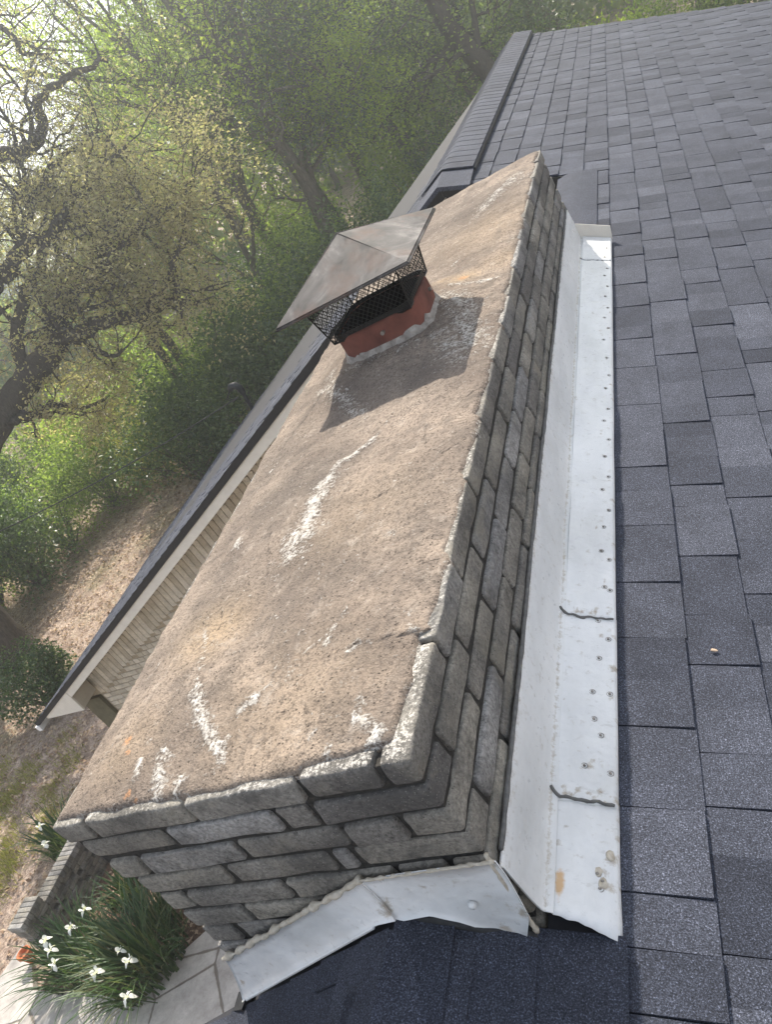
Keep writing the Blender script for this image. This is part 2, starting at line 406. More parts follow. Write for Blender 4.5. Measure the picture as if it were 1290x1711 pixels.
def shingles(P0, down, along, e0, e1, first, n, expo, thick=.0065, clip=None, seed=1, wmin=.10, wmax=.29, offs=0.0, smin=.004):
    """laminated tabs, course by course. P0 = a ridge point, `down` and `along` unit vectors."""
    rg = random.Random(seed); mb = MB()
    P0 = Vector(P0); down = Vector(down).normalized(); along = Vector(along).normalized(); nrm = along.cross(down)
    if nrm.z < 0: nrm = -nrm
    for k in range(n):
        s1 = first + k * expo; s0 = max(smin, s1 - expo - .03)
        a, b = e0, e1
        if clip:
            r = clip(s1)
            if r is None: continue
            a, b = r
        e = a - rg.random() * .2
        alt = rg.random() < .5
        lo = rg.uniform(.3, .7)
        while e < b:
            wd = rg.uniform(wmin, wmax); ee = min(e + wd, b); ea = max(e, a)
            if ee - ea > .012:
                h1 = thick + (.0045 if alt else 0.0) + rg.uniform(-.0006, .0008)
                sb = s1 + rg.uniform(-.0035, .0035)
                ga, gb = ea + .0016, ee - .0016
                # tone changes inside the tab without a joint
                cuts = [ga]
                if gb - ga > .2 and rg.random() < .75: cuts.append(ga + (gb - ga) * rg.uniform(.3, .7))
                cuts.append(gb)
                for i in range(len(cuts) - 1):
                    u, v = cuts[i], cuts[i + 1]
                    tone = min(1, max(0, rg.gauss(.50, .125) - (.07 if alt else -.03)))
                    def P(ss, e_, h): return P0 + down * ss + along * e_ + nrm * (h + offs)
                    sk = rg.uniform(-.001, .001)
                    V = [P(s0, u, .0), P(s0, v, .0), P(sb, v, h1), P(sb, u, h1), P(sb, u + 0, -.004), P(sb, v, -.004), P(s0, u, -.006), P(s0, v, -.006)]
                    F = [(0, 1, 2, 3), (3, 2, 5, 4)]
                    if i == 0: F.append((0, 3, 4, 6))
                    if i == len(cuts) - 2: F.append((1, 7, 5, 2))
                    mb.add(V, F, tone)
            e = ee + 0.0 if ee < b else b + 1
            alt = (not alt) if rg.random() < .85 else alt
    return mb

EX = .1408 / CA                # exposure along the slope
S0 = (1.1315 - 8 * .1408) / CA  # first butt line on the main ridge's slope
YG = 4.77                       # plane of the main gable's rake
YF = 11.05                      # far rake

house = thing('house', 'house with dark grey shingle roof, cream fascia and pale brick gable end', 'house', (4, 6, -6))
def hp(o): return keep_world(o, house)
def hb(mb, name, mat, parent=None, smooth=False):
    o = mb.build(name, mat, parent or house, smooth)
    if parent is None: keep_world(o, house)
    return o

def clip_right(s):
    x = s * CA
    if x < 1.03: return (YG - .03, YF)
    return (-4.2, YF)
right = shingles((0, 0, ZR), (CA, 0, -SA), (0, 1, 0), -4.2, YF, S0, 44, EX, clip=clip_right, seed=11)
# the strip beside and before the chimney (upper courses of the near wing, right of its ridge)
def clip_rn(s):
    x = s * CA
    if x < .68 or x >= 1.03: return None
    return (-4.2, -.012)
rn = shingles((0, 0, ZR), (CA, 0, -SA), (0, 1, 0), -4.2, 0, S0, 12, EX, clip=clip_rn, seed=13, wmin=.45, wmax=.8, smin=.606 / CA)
rn.t = [.30 + .45 * (t - .5) for t in rn.t]  # tones lowered: the chimney's shade is put into the shingle colour
def clip_far(s):
    x = s * CA
    if x < .96 or x >= 1.03: return None
    return (3.52, YG - .02)
fr = shingles((0, 0, ZR), (CA, 0, -SA), (0, 1, 0), 3.6, YG, S0, 12, EX, clip=clip_far, seed=17)
rn.f += [tuple(i + len(rn.v) for i in f) for f in fr.f]; rn.v += fr.v; rn.t += fr.t
b_ = len(right.v)
right.v += rn.v; right.f += [tuple(i + b_ for i in f) for f in rn.f]; right.t += rn.t; right.n = len(right.v)
roofR = hb(right, 'shingled_slope', MT['shingle'])
roofR['label'] = 'sunlit dark grey shingled slope right of the chimney'

# decks under the shingles
dk = MB()
def slab(mb, pts, th, tone=None):
    n = len(pts); V = list(pts) + [(p[0], p[1], p[2] - th) for p in pts]
    F = [tuple(range(n)), tuple(range(2 * n - 1, n - 1, -1))] + [((i + 1) % n, i, n + i, n + (i + 1) % n) for i in range(n)]
    mb.add(V, F, tone)
def zr_(x, o=-.010): return zright(x) + o
slab(dk, [(0, YG, zr_(0)), (5.7, YG, zr_(5.7)), (5.7, YF, zr_(5.7)), (0, YF, zr_(0))], .1)
slab(dk, [(.86, -4.2, zr_(.86)), (5.7, -4.2, zr_(5.7)), (5.7, YG - .002, zr_(5.7)), (.86, YG - .002, zr_(.86))], .1)
slab(dk, [(.6, -4.2, zr_(.6)), (.858, -4.2, zr_(.858)), (.858, -.02, zr_(.858)), (.6, -.02, zr_(.6))], .08)
hb(dk, 'roof_deck', MT['deck'])

# smooth saddle of shingle behind the chimney's far end
sd = MB()
n_ = 14; V = []; F = []
for i in range(n_ + 1):
    for j in range(9):
        y = 3.585 + (YG - .02 - 3.585) * i / n_; x = .70 + .235 * j / 8
        t = (x - .70) / .235
        V.append((x, y, zright(x) + .012 - .03 * (1 - t) ** 2 * (1 - .0 * i) + .012 * math.sin(3 * t)))
for i in range(n_):
    for j in range(8):
        F.append((i * 9 + j, i * 9 + j + 1, (i + 1) * 9 + j + 1, (i + 1) * 9 + j))
sd.add(V, F, .45)
sdo = hb(sd, 'saddle_shingle', MT['shingle'], smooth=True)

# near wing, left slope: rake flush with the chimney's near face
ln = math.hypot(1, NL)
dl = Vector((-1, 0, -NL)) / ln
left_near = shingles((.6, 0, ZN), dl, (0, 1, 0), -4.2, -.046, .10, 17, EX, seed=23, wmin=.2, wmax=.36)
left_near.t = [.30 + .6 * (t - .5) for t in left_near.t]  # darker tones, shade at the chimney's foot worked into the colour
hb(left_near, 'shingled_slope', MT['shingle'])['label'] = 'near shingled slope in the shade at the foot of the chimney'
d2 = MB(); slab(d2, [(-2.0, -4.2, zleft_near(-2.0) - .010), (.598, -4.2, ZN - .012), (.598, -.02, ZN - .012), (-2.0, -.02, zleft_near(-2.0) - .010)], .08)
hb(d2, 'roof_deck', MT['deck'])
# ridge caps of the near wing
rc = MB(); rg = random.Random(5)
y = -.052; i = 0
while y > -4.2:
    y1 = y - .155
    h = .010; hw = .150
    for (ya, yb, ha, hb_) in ((y, y1 - .03, h + .006, h),):
        t_ = min(1, max(0, rg.gauss(.55, .10)))
        xs = [-hw, -.055, 0, .055, hw]
        def capz(dx, hh):
            x = .6 + dx; zz = zleft_near(x) if dx < 0 else zright(x)
            e_ = .010; rr_ = math.sqrt(dx * dx + e_ * e_) - e_
            return ZN - (NL if dx < 0 else TA) * rr_ - .008 + hh
        V = []
        for yy, hh in ((ya, ha - .008), (yb, hb_ + .004)):
            for dx in xs: V.append((.6 + dx, yy, capz(dx, hh)))
        for dx in xs: V.append((.6 + dx, yb, capz(dx, -.002)))
        V += [(.6 - hw, ya, capz(-hw, -.003)), (.6 + hw, ya, capz(hw, -.003))]
        F = [(q, q + 1, q + 6, q + 5) for q in range(4)] + [(5 + q, 6 + q, 11 + q, 10 + q) for q in range(4)] + [(0, 5, 10, 15), (4, 16, 14, 9)]
        rc.add(V, F, t_)
    y = y1
hb(rc, 'ridge_cap', MT['shingle'])['label'] = 'dark ridge cap shingles running from the chimney towards the viewer'

# main left slope: sags a little towards its far rake
ML = .429
def zl(x, y): return ZR - .008 + ML * x - .085 * max(0, (y - YG) / (YF - YG)) * min(1, -x / 1.2 if x < 0 else 0)
lm = math.hypot(1, ML)
left = shingles((0, 0, ZR - .008), Vector((-1, 0, -ML)), (0, 1, 0), YG - .04, YF, .12, 55, EX, seed=31, wmin=.2, wmax=.4)
left.v = [(x, y, z - .085 * max(0, (y - YG) / (YF - YG)) * min(1, max(0, -x / 1.2))) for (x, y, z) in left.v]
hb(left, 'shingled_slope', MT['shingle'])['label'] = 'far shingled slope seen edge-on beyond the chimney'
d3 = MB(); XE = -7.84
slab(d3, [(XE, YG, zl(XE, YG) - .012), (0, YG, ZR - .02), (0, YF, ZR - .02), (XE, YF, zl(XE, YF) - .012)], .05)
hb(d3, 'roof_deck', MT['deck'])

# dark rake edge and cream rake fascia of the main gable
rk = MB()
def rake_strip(mb, x0, x1, top, bot, y0, y1, n=1):
    mb.add([(x0, y0, zl(x0, YG) + top), (x1, y0, zl(x1, YG) + top), (x1, y0, zl(x1, YG) + bot), (x0, y0, zl(x0, YG) + bot),
            (x0, y1, zl(x0, YG) + top), (x1, y1, zl(x1, YG) + top), (x1, y1, zl(x1, YG) + bot), (x0, y1, zl(x0, YG) + bot)],
           [(0, 3, 2, 1), (4, 5, 6, 7), (0, 1, 5, 4), (3, 7, 6, 2), (0, 4, 7, 3), (1, 2, 6, 5)])
rake_strip(rk, XE - .02, .0, .004, -.070, YG - .05, YG - .005)
hb(rk, 'drip_edge', MT['vent'])
fa = MB(); rake_strip(fa, -6.93, -.0, -.073, -.175, YG - .032, YG + .0)
fo = hb(fa, 'rake_fascia', MT['fascia'])
rr = MB()   # the right-hand half of the rake
rr.add([(0, YG - .045, ZR - .004), (1.0, YG - .045, zright(1.0) - .004), (1.0, YG - .045, zright(1.0) - .07), (0, YG - .045, ZR - .07),
        (0, YG - .005, ZR - .004), (1.0, YG - .005, zright(1.0) - .004), (1.0, YG - .005, zright(1.0) - .07), (0, YG - .005, ZR - .07)],
       [(0, 3, 2, 1), (4, 5, 6, 7), (0, 1, 5, 4), (3, 7, 6, 2), (0, 4, 7, 3), (1, 2, 6, 5)])
hb(rr, 'drip_edge', MT['vent'])
# soffit and the gable wall behind
YW = YG + .34
so = MB(); rake_strip(so, -6.90, 0, -.165, -.175, YG + .002, YW)
hb(so, 'soffit', MT['soffit'])
XWL = -7.33
gm = MB()
gm.prism([(XWL, -6.2), (1.0, -6.2), (1.0, zright(1.0) - .12), (0, ZR - .15), (XWL, zl(XWL, YG) - .2)], 1, YW + .012, YW + .22)
hb(gm, 'gable_wall', MT['cmortar'])
cb = MB(); rg = random.Random(3)
# soldier bricks under the rake, cut square in steps, then running bond below
sx = XWL + .33
step = .085
x = sx
while x < .6:
    top = (zl(x, YG) if x < 0 else zright(x) - .02) - .19
    cb.rbox((x + .004, YW, top - .30 + rg.uniform(-.004, .004)), (x + step - .004, YW + .03, top), .006, (2, 2, 2), 0, rg.random())
    x += step
z = -6.1; r_ = 0
while z < -.6:
    x = sx - (.14 if r_ % 2 else 0)
    while x < .6:
        xa = max(x, sx); xb = min(x + .27, .6)
        top = (zl(xa, YG) if xa < 0 else zright(xb)) - .50
        if z + .07 < top and xb - xa > .05:
            cb.rbox((xa + .006, YW, z + .006), (xb - .006, YW + .028, z + .07), .006, (2, 2, 2), 0, min(1, max(0, rg.gauss(.5, .25))))
        elif z < top + .26 and xb - xa > .05:
            # stepped cut bricks filling up to the soldiers
            xm = xa
            while xm < xb - .03:
                xn = min(xm + .09, xb)
                tt = (zl(xm, YG) if xm < 0 else zright(xn)) - .49
                if z + .064 < tt: cb.rbox((xm + .004, YW, z + .006), (xn - .004, YW + .026, z + .07), .005, (2, 2, 2), 0, min(1, max(0, rg.gauss(.4, .25))))
                xm = xn
        x += .27
    z += .076; r_ += 1
hb(cb, 'brick_facing', MT['cream'])['label'] = 'pale cream bricks with an upright course under the fascia'
# olive panel at the wall corner and boxed cornice return
ob = MB(); ob.box((XWL - .02, YW - .045, -6.1), (XWL + .30, YW + .2, -3.66))
hb(ob, 'corner_board', MT['olive'])
rt = MB()
rt.prism([(-7.60, -3.455), (-6.932, zl(-6.932, YG) - .073), (-6.932, -3.53), (-7.60, -3.505)], 1, YG - .036, YG - .012)
hb(rt, 'cornice_return', MT['fascia'])
rt2 = MB(); rt2.prism([(-7.58, -3.49), (-6.935, -3.52), (-6.935, zl(-6.935, YG) - .09), (-7.58, -3.47)], 1, YG - .010, YW - .05)
hb(rt2, 'return_box', MT['soffit'])
# eave gutter
gu = MB(); gp = [(XE - .055, zl(XE, YG) - .055), (XE + .03, zl(XE, YG) - .055), (XE + .03, zl(XE, YG) - .13), (XE - .035, zl(XE, YG) - .13)]
gu.prism(gp, 1, YG - .07, YG + .35); gq = [(a + .05, b - .07) for a, b in gp]; gu.prism(gq, 1, YG + .352, YF)
hb(gu, 'gutter', MT['gutter'])
# plain walls of the wings
wl = MB()
wl.box((XWL, YW + .23, -6.2), (XWL + .2, YF - .4, zl(XWL, YF) - .2)); wl.prism([(XWL + .21, -6.2), (5.0, -6.2), (5.0, zright(5.0) - .2), (0, ZR - .25), (XWL + .21, zl(XWL + .21, YF) - .2)], 1, YF - .6, YF - .4)
wl.box((5.01, -4.0, -6.2), (5.2, YF - .4, zright(5.2) - .15)); wl.box((-1.6, -4.0, -6.2), (5.0, -3.8, zleft_near(-1.6) - .12))
wl.box((-1.6, -3.79, -6.2), (-1.4, -.25, zleft_near(-1.6) - .1)); wl.box((-1.39, -.45, -6.2), (.86, -.25, zleft_near(-1.39) - .12))
wl.box((.885, -.24, -6.2), (1.1, YW - .05, zright(1.1) - .13))
hb(wl, 'wall', MT['cream'])

# ridge vent with its caps
rv = MB(); hv = .032
def vz(x): return ZR + .018 - (TA if x > 0 else ML) * abs(x)
xs = [-.2, -.08, 0, .08, .205]
prof = [(x, vz(x) + .004) for x in xs] + [(x, vz(x) + hv - .01) for x in reversed(xs)]
rv.prism(prof, 1, 5.0, YF - .03)
rvo = hb(rv, 'ridge_vent', MT['vent'])
rvo['label'] = 'black plastic ridge vent under overlapping cap shingles'
cp = MB(); y = 4.985; rg = random.Random(9)
while y < YF - .02:
    yb = min(y + .19, YF - .01)
    xs = [-.21, -.12, -.04, 0, .04, .12, .2]
    V = []
    for yy, h in ((y, hv + .0065), (yb, hv + .003)):
        for x in xs: V.append((x, yy, vz(x) + h - (.006 if abs(x) < .01 else 0)))
    for x in xs: V.append((x, y, vz(x) + hv - .004))
    n = len(xs); F = [(q, q + 1, q + n + 1, q + n) for q in range(n - 1)] + [(2 * n + q, 2 * n + q + 1, q + 1, q) for q in range(n - 1)]
    V += [(xs[-1], yb, vz(xs[-1]) + hv - .008), (xs[0], yb, vz(xs[0]) + hv - .008)]
    F += [(n - 1, 3 * n - 1, 3 * n, 2 * n - 1), (0, n, 3 * n + 1, 2 * n)]
    cp.add(V, F, min(1, max(0, rg.gauss(.55, .06))))
    y += .145
cpo = cp.build('ridge_cap', MT['shingle'], rvo)
# smooth end cap shingle laid over the end of the vent
ec = MB()
V = []
for yy, h in ((4.68, .012), (5.0, .034)):
    for x in (-.24, -.1, 0, .1, .2): V.append((x, yy, vz(x) + h - .012))
for x in (-.24, -.1, 0, .1, .2): V.append((x, 4.68, vz(x) - .03))
ec.add(V, [(q, q + 1, q + 6, q + 5) for q in range(4)] + [(10 + q, 11 + q, q + 1, q) for q in range(4)], .6)
ec.build('end_cap', MT['shingle'], rvo)

# ================================================================== chimney
W_, L_ = .85, 3.58
chim = thing('chimney', 'long weathered grey brick chimney with pitted tan mortar crown', 'chimney', (.43, 1.8, -6))
def cbuild(mb, name, mat, smooth=False, parent=None):
    o = mb.build(name, mat, parent or chim, smooth)
    if parent is None: keep_world(o, chim)
    return o
FC = (.437, 1.82)               # flue centre
def seg_dist(X, Y, pts):
    D = np.full(X.shape, 9.0)
    for (x0, y0), (x1, y1) in zip(pts[:-1], pts[1:]):
        dx, dy = x1 - x0, y1 - y0; l2 = dx * dx + dy * dy
        t = np.clip(((X - x0) * dx + (Y - y0) * dy) / max(l2, 1e-9), 0, 1)
        D = np.minimum(D, np.hypot(X - x0 - t * dx, Y - y0 - t * dy))
    return D
def nfield(X, Y, sc_, seed, oct_=3):
    out_ = np.empty(X.shape)
    it = np.nditer([X, Y], flags=['multi_index'])
    for a, b in it:
        out_[it.multi_index] = mnoise.fractal(Vector((float(a) * sc_, float(b) * sc_, seed)), 1.0, 2.0, oct_)
    return out_
NX, NY = 110, 440
u = np.linspace(0, 1, NX); v = np.linspace(0, 1, NY)
U, Vv = np.meshgrid(u, v, indexing='ij')
# ragged outline of the crown, a little inside the brick face
def edge_noise(t, seed, amp): return np.array([amp * mnoise.fractal(Vector((float(q) * 14, seed, .3)), 1, 2, 4) for q in t])
yl = v * L_
# right edge scallops between the brick joints
jr = [0.01, .262, .474, .759, 1.022, 1.35, 1.582, 1.80, 2.044, 2.332, 2.58, 2.86, 3.12, 3.38, 3.56]
sc_r = np.zeros(NY)
for a, b in zip(jr[:-1], jr[1:]):
    msk = (yl >= a) & (yl < b); tt = (yl[msk] - a) / (b - a)
    sc_r[msk] = .012 * np.sin(math.pi * tt) ** .5 - .006 + .014 * (tt - .5)
corner = np.exp(-np.maximum(0, yl - .235) / .02) * 1.0
xr = W_ - .010 + sc_r * .8 + edge_noise(yl, 3.1, .007)
xr = np.where(yl < .25, W_ - .030 + edge_noise(yl, 8.1, .010), xr)
xl = .006 + edge_noise(yl, 5.7, .006)
X = xl[None, :] * (1 - U) + xr[None, :] * U
xn = u * W_
yn = .010 + edge_noise(xn, 11.3, .008) + np.where(xn > .66, .010 + (xn - .66) * .10, 0); yf = L_ - .008 + edge_noise(xn, 2.2, .006)
Y = yn[:, None] * (1 - Vv) + yf[:, None] * Vv
dedge = np.minimum.reduce([X - xl[None, :], xr[None, :] - X, Y - yn[:, None], yf[:, None] - Y])
rf = np.hypot((X - FC[0]), (Y - FC[1]) * .8)
Z = .003 + .020 * np.clip(dedge / .15, 0, 1) ** .7 + .034 * np.exp(-(np.maximum(0, rf - .19) / .11) ** 2)
Z += .008 * nfield(X, Y, 5, 1.0, 4) + .0022 * nfield(X, Y, 34, 2.0, 4)
Z -= np.where(dedge < .004, .010, 0)
# patches measured off the crown
patch_lines = [([(.512,1.102),(.455,1.06),(.419,1.038),(.405,.97)], .016, 1.0), ([(.405,.97),(.399,.908),(.393,.80),(.388,.66)], .034, 1.0), ([(.40,.75),(.392,.665)], .05, .9),
    ([(.145,.83),(.15,.80)], .018, .9), ([(.248,.376),(.288,.263)], .010, .8), ([(.288,.263),(.33,.20),(.356,.162),(.445,.074)], .020, 1.0),
    ([(.471,.202),(.442,.179)], .014, .9), ([(.62,.33),(.471,.202)], .004, .75), ([(.64,.40),(.62,.33)], .004, .7), ([(.20,.47),(.248,.376)], .005, .7), ([(.56,1.22),(.512,1.102)], .006, .7), ([(.548,.240),(.54,.228)], .010, .8), ([(.618,.33),(.612,.29)], .009, .8), ([(.70,.285),(.685,.258)], .009, .8),
    ([(.737,.14),(.737,.09)], .010, .8), ([(.75,.09),(.79,.06),(.77,.04)], .012, .9), ([(.825,.14),(.845,.125)], .013, .95), ([(.80,.30),(.815,.285)], .008, .7),
    ([(.271,.105),(.28,.06),(.302,.02)], .020, .95), ([(.204,.11),(.215,.07)], .010, .9), ([(.345,.04),(.345,.01)], .014, .9), ([(.69,.05),(.69,.0)], .008, .8), ([(.655,.09),(.648,.07)], .007, .7),
    ([(.60,.50),(.63,.47)], .006, .6), ([(.50,.33),(.53,.345)], .006, .6),
    ([(.62,1.90),(.70,1.80),(.72,1.66),(.78,1.50)], .055, .78), ([(.66,1.60),(.74,1.42)], .05, .70), ([(.62,2.02),(.70,1.98),(.80,1.955)], .014, 1.0),
    ([(.775,3.25),(.74,3.14),(.70,3.09),(.63,2.95)], .045, .72), ([(.71,3.05),(.60,2.85)], .03, .6),
    ([(.20,1.69),(.24,1.55),(.33,1.43),(.42,1.30)], .03, .66), ([(.18,1.60),(.22,1.62)], .03, .8), ([(.30,1.64),(.58,1.60)], .03, .6),
    ([(.07,.012),(.30,.012)], .006, .7), ([(.74,.014),(.79,.02)], .008, .9)]
rg = random.Random(21)
for _ in range(26):
    a, b = rg.uniform(.05, .8), rg.uniform(.05, 3.4)
    patch_lines.append(([(a, b), (a + rg.uniform(-.03, .03), b + rg.uniform(-.04, .04))], rg.uniform(.004, .009), rg.uniform(.4, .75)))
PT = np.zeros(X.shape)
patch_lines = [(p, w_, a_ * .88) for p, w_, a_ in patch_lines]
for pts, wd, amp in patch_lines: PT = np.maximum(PT, amp * np.exp(-(seg_dist(X, Y, pts) / (wd * 1.15)) ** 2))
PT = np.maximum(PT, .42 * np.exp(-(dedge / .006) ** 2))
DK = np.zeros(X.shape)
for (a, b, wd, amp) in [(.377,.974,.10,.75),(.25,.99,.12,.7),(.60,1.375,.10,.8),(.19,.52,.11,.55),(.50,1.36,.12,.5),(.55,2.9,.25,.45),(.10,1.2,.15,.45),(.52,.62,.14,.4),(.70,.75,.10,.35),(.3,3.1,.3,.4)]:
    DK = np.maximum(DK, amp * np.exp(-((X - a) ** 2 + ((Y - b) * .8) ** 2) / wd ** 2))
WM = np.zeros(X.shape)
for (a, b, wd, amp) in [(.237,.454,.10,1.0),(.148,.16,.10,.5),(.66,2.09,.07,1.2),(.58,2.12,.05,.9),(.80,2.16,.10,.6),(.55,.15,.2,.4),(.55,.75,.18,.3),(.7,2.6,.25,.5)]:
    WM = np.maximum(WM, amp * np.exp(-((X - a) ** 2 + (Y - b) ** 2) / wd ** 2))
OR = np.zeros(X.shape)
for (a, b, wd) in [(.211,.035,.014),(.127,.174,.020),(.235,.02,.010),(.15,.14,.012),(.66,2.085,.03)]:
    OR = np.maximum(OR, .8 * np.exp(-((X - a) ** 2 + (Y - b) ** 2) / wd ** 2))
CK = np.full(X.shape, .2)
for pts in [[(.079,1.015),(.10,1.25),(.164,1.50),(.20,1.63),(.27,1.66)], [(.83,.93),(.80,.915),(.77,.89),(.72,.93),(.69,1.05)], [(.27,.80),(.34,.60)], [(.62,1.63),(.70,1.70),(.74,1.86)], [(.28,1.62),(.45,1.60),(.63,1.62)],
            [(.845,.484),(.80,.47),(.77,.50)], [(.85,1.18),(.80,1.16),(.76,1.10)], [(.855,2.04),(.80,2.06),(.74,2.02)], [(.248,.376),(.25,.46),(.22,.54)], [(.56,.70),(.60,.78),(.66,.80)]]:
    p2 = []
    for (x0, y0), (x1, y1) in zip(pts[:-1], pts[1:]):
        for t in np.linspace(0, 1, 6)[:-1]:
            q = Vector(((x0 + (x1 - x0) * t) * 30, (y0 + (y1 - y0) * t) * 30, 4)); nn = mnoise.noise_vector(q)
            p2.append((x0 + (x1 - x0) * t + nn.x * .008, y0 + (y1 - y0) * t + nn.y * .008))
    p2.append(pts[-1]); CK = np.minimum(CK, seg_dist(X, Y, p2))
Z += .0035 * np.clip(PT, 0, 1)
Zb = np.full(X.shape, -.03)
nv = NX * NY
verts = np.stack([X.ravel(), Y.ravel(), Z.ravel()], -1)
idx = np.arange(nv).reshape(NX, NY)
q = np.stack([idx[:-1, :-1], idx[1:, :-1], idx[1:, 1:], idx[:-1, 1:]], -1).reshape(-1, 4)
bd = np.concatenate([idx[:, 0], idx[-1, 1:], idx[-2::-1, -1], idx[0, -2:0:-1]])
sk = verts[bd].copy(); sk[:, 2] = -.02
verts = np.concatenate([verts, sk]); nb = len(bd); lo_ = nv + np.arange(nb)
qs = np.stack([bd, lo_, np.roll(lo_, -1), np.roll(bd, -1)], -1)
me = bpy.data.meshes.new('crown'); me.from_pydata(verts.tolist(), [], np.concatenate([q, qs]).tolist()); me.update()
for nm, A in (('patch', PT), ('dark', DK), ('warm', WM), ('orange', OR), ('crack', CK)):
    at_ = me.attributes.new(nm, 'FLOAT', 'POINT')
    at_.data.foreach_set('value', np.concatenate([A.ravel(), A.ravel()[bd]]).astype(np.float32))
me.polygons.foreach_set('use_smooth', np.ones(len(me.polygons), bool)); me.materials.append(MT['crown'])
crown = meshobj('crown', me, chim); keep_world(crown, chim); crown['label'] = 'pitted tan mortar crown with flaking white patches'

# brickwork: every visible brick is modelled, joints follow the photograph on the upper courses
CH = .0695
inset = [0, .012, .032, .050, .060, .068, .064, .058, .055, .055, .055, .055, .055, .055]
near_j = [[.091, .363, .626, .786], [.253, .526, .607], [.119, .381, .631, .751], [.296, .557, .604], [.13, .40, .66, .77], [.24, .50, .62], [.16, .42, .68], [.27, .53, .62], [.15, .41, .67], [.28, .55], [.15, .41, .67], [.28, .55], [.15, .41, .67]]
bk = MB(); rg = random.Random(42); PATCHB = []
def brick(lo, hi, top=False):
    j = .0036
    pad = [rg.uniform(-.003, .003) for _ in range(3)]
    n0 = bk.n
    sx_ = max(2, int((hi[0] - lo[0]) / .05)); sy_ = max(2, int((hi[1] - lo[1]) / .05))
    tone = min(1, max(0, rg.gauss(.5, .24)))
    bk.rbox(lo, hi, rg.uniform(.0045, .0105), (sx_ + 1, sy_ + 1, 3), j, tone, rg.random() * 50)
    zt = hi[2]
    for p in bk.v[n0:]:
        PATCHB.append(max(0, 1 - (zt - p[2]) / .008) * ((.50 if (p[0] > .70 and p[1] < .27) else .44) if top else .16))
for c_ in range(13):
    zt = -c_ * CH - (.001 if c_ == 0 else 0); zb = zt - CH + .0125
    li = inset[c_]; G_ = .0062; D = .10
    fx0 = li; fx1 = W_ + rg.uniform(-.002, .003); fy0 = rg.uniform(-.003, .002)
    odd = c_ % 2
    js = [fx0] + [x for x in near_j[c_] if x > fx0 + .03] + [fx1]
    rj = [.262, .474, .759, 1.022, 1.35, 1.582, 1.80, 2.044, 2.332, 2.58, 2.86, 3.12, 3.38] if c_ == 0 else None
    if rj is None:
        st = .10 if odd else .262
        rj = [st]
        while rj[-1] < L_ - .35: rj.append(rj[-1] + .265 + rg.uniform(-.035, .035))
        if c_ == 1: rj[1:4] = [.336, .609, .865]
    # near face
    for i in range(len(js) - 1):
        a, b = js[i] + (G_ if i else 0), js[i + 1] - (G_ if i < len(js) - 2 else 0)
        dep = D if i < len(js) - 2 else rj[0] - G_
        sk_ = rg.uniform(-.003, .003)
        brick((a, fy0 + sk_, zb), (b, dep if i < len(js) - 2 else dep, zt), c_ == 0)
    # right face
    ys = rj + [L_]
    for i in range(len(ys) - 1):
        a, b = ys[i] + G_, ys[i + 1] - (G_ if i < len(ys) - 2 else 0)
        sk_ = rg.uniform(-.003, .004)
        brick((W_ - D, a, zb), (W_ + sk_, b, zt), c_ == 0)
    # left and far faces
    y0 = D + .01; k_ = .14 if odd else .27
    while y0 < L_ - .02:
        y1 = min(y0 + k_, L_); k_ = .27
        brick((li + rg.uniform(-.003, .003), y0 + G_, zb), (li + D, y1 - G_, zt), c_ == 0); y0 = y1
    x0 = li + D; k_ = .14 if odd else .27
    while x0 < W_ - D - .03:
        x1 = min(x0 + k_, W_ - D); k_ = .27
        brick((x0 + G_, L_ - D, zb), (x1 - G_, L_ + rg.uniform(-.003, .003), zt), c_ == 0); x0 = x1
bo = cbuild(bk, 'brickwork', MT['brick'], True)
ap = bo.data.attributes.new('patch', 'FLOAT', 'POINT'); ap.data.foreach_set('value', np.array(PATCHB, np.float32))
bo['label'] = 'weathered grey bricks with rounded arrises'
mo = MB()
for c_ in range(13):
    zt = -c_ * CH - .012; li = inset[c_] + .008
    mo.box((li, .008, zt - CH + .0005), (W_ - .008, L_ - .008, zt))
cbuild(mo, 'mortar', MT['mortar'])
stk = MB(); stk.box((.06, .006, -6.2), (W_ - .006, L_ - .006, -13 * CH - .014)); cbuild(stk, 'lower_stack', MT['stack'])

# clay flue liner, rounded square, with its mortar collar
def rrect(cx, cy, hw, hh, r, k=7):
    P = []
    for qx, qy, a0 in ((1, 1, 0), (-1, 1, 90), (-1, -1, 180), (1, -1, 270)):
        for i in range(k):
            a = R(a0 + 90 * i / (k - 1)); P.append((cx + qx * (hw - r) + r * math.cos(a), cy + qy * (hh - r) + r * math.sin(a)))
    return P
def ring(mb, loops, closed=True, tone=None):
    """loops: list of (poly, z or list of z)"""
    n = len(loops[0][0]); V = []; F = []
    for poly, z in loops:
        for i, (x, y) in enumerate(poly): V.append((x, y, z[i] if hasattr(z, '__len__') else z))
    for k in range(len(loops) - 1):
        for i in range(n):
            j = (i + 1) % n; F.append((k * n + i, k * n + j, (k + 1) * n + j, (k + 1) * n + i))
    mb.add(V, F, tone)
fl = MB(); FH = .148; ho = .165; hi_ = .140
ring(fl, [(rrect(*FC, ho, ho, .105), -.02), (rrect(*FC, ho, ho, .105), FH - .006), (rrect(*FC, ho - .006, ho - .006, .10), FH), (rrect(*FC, hi_ + .004, hi_ + .004, .068), FH)])
flue = cbuild(fl, 'flue', MT['clay'], True); flue['label'] = 'short red clay flue pipe'
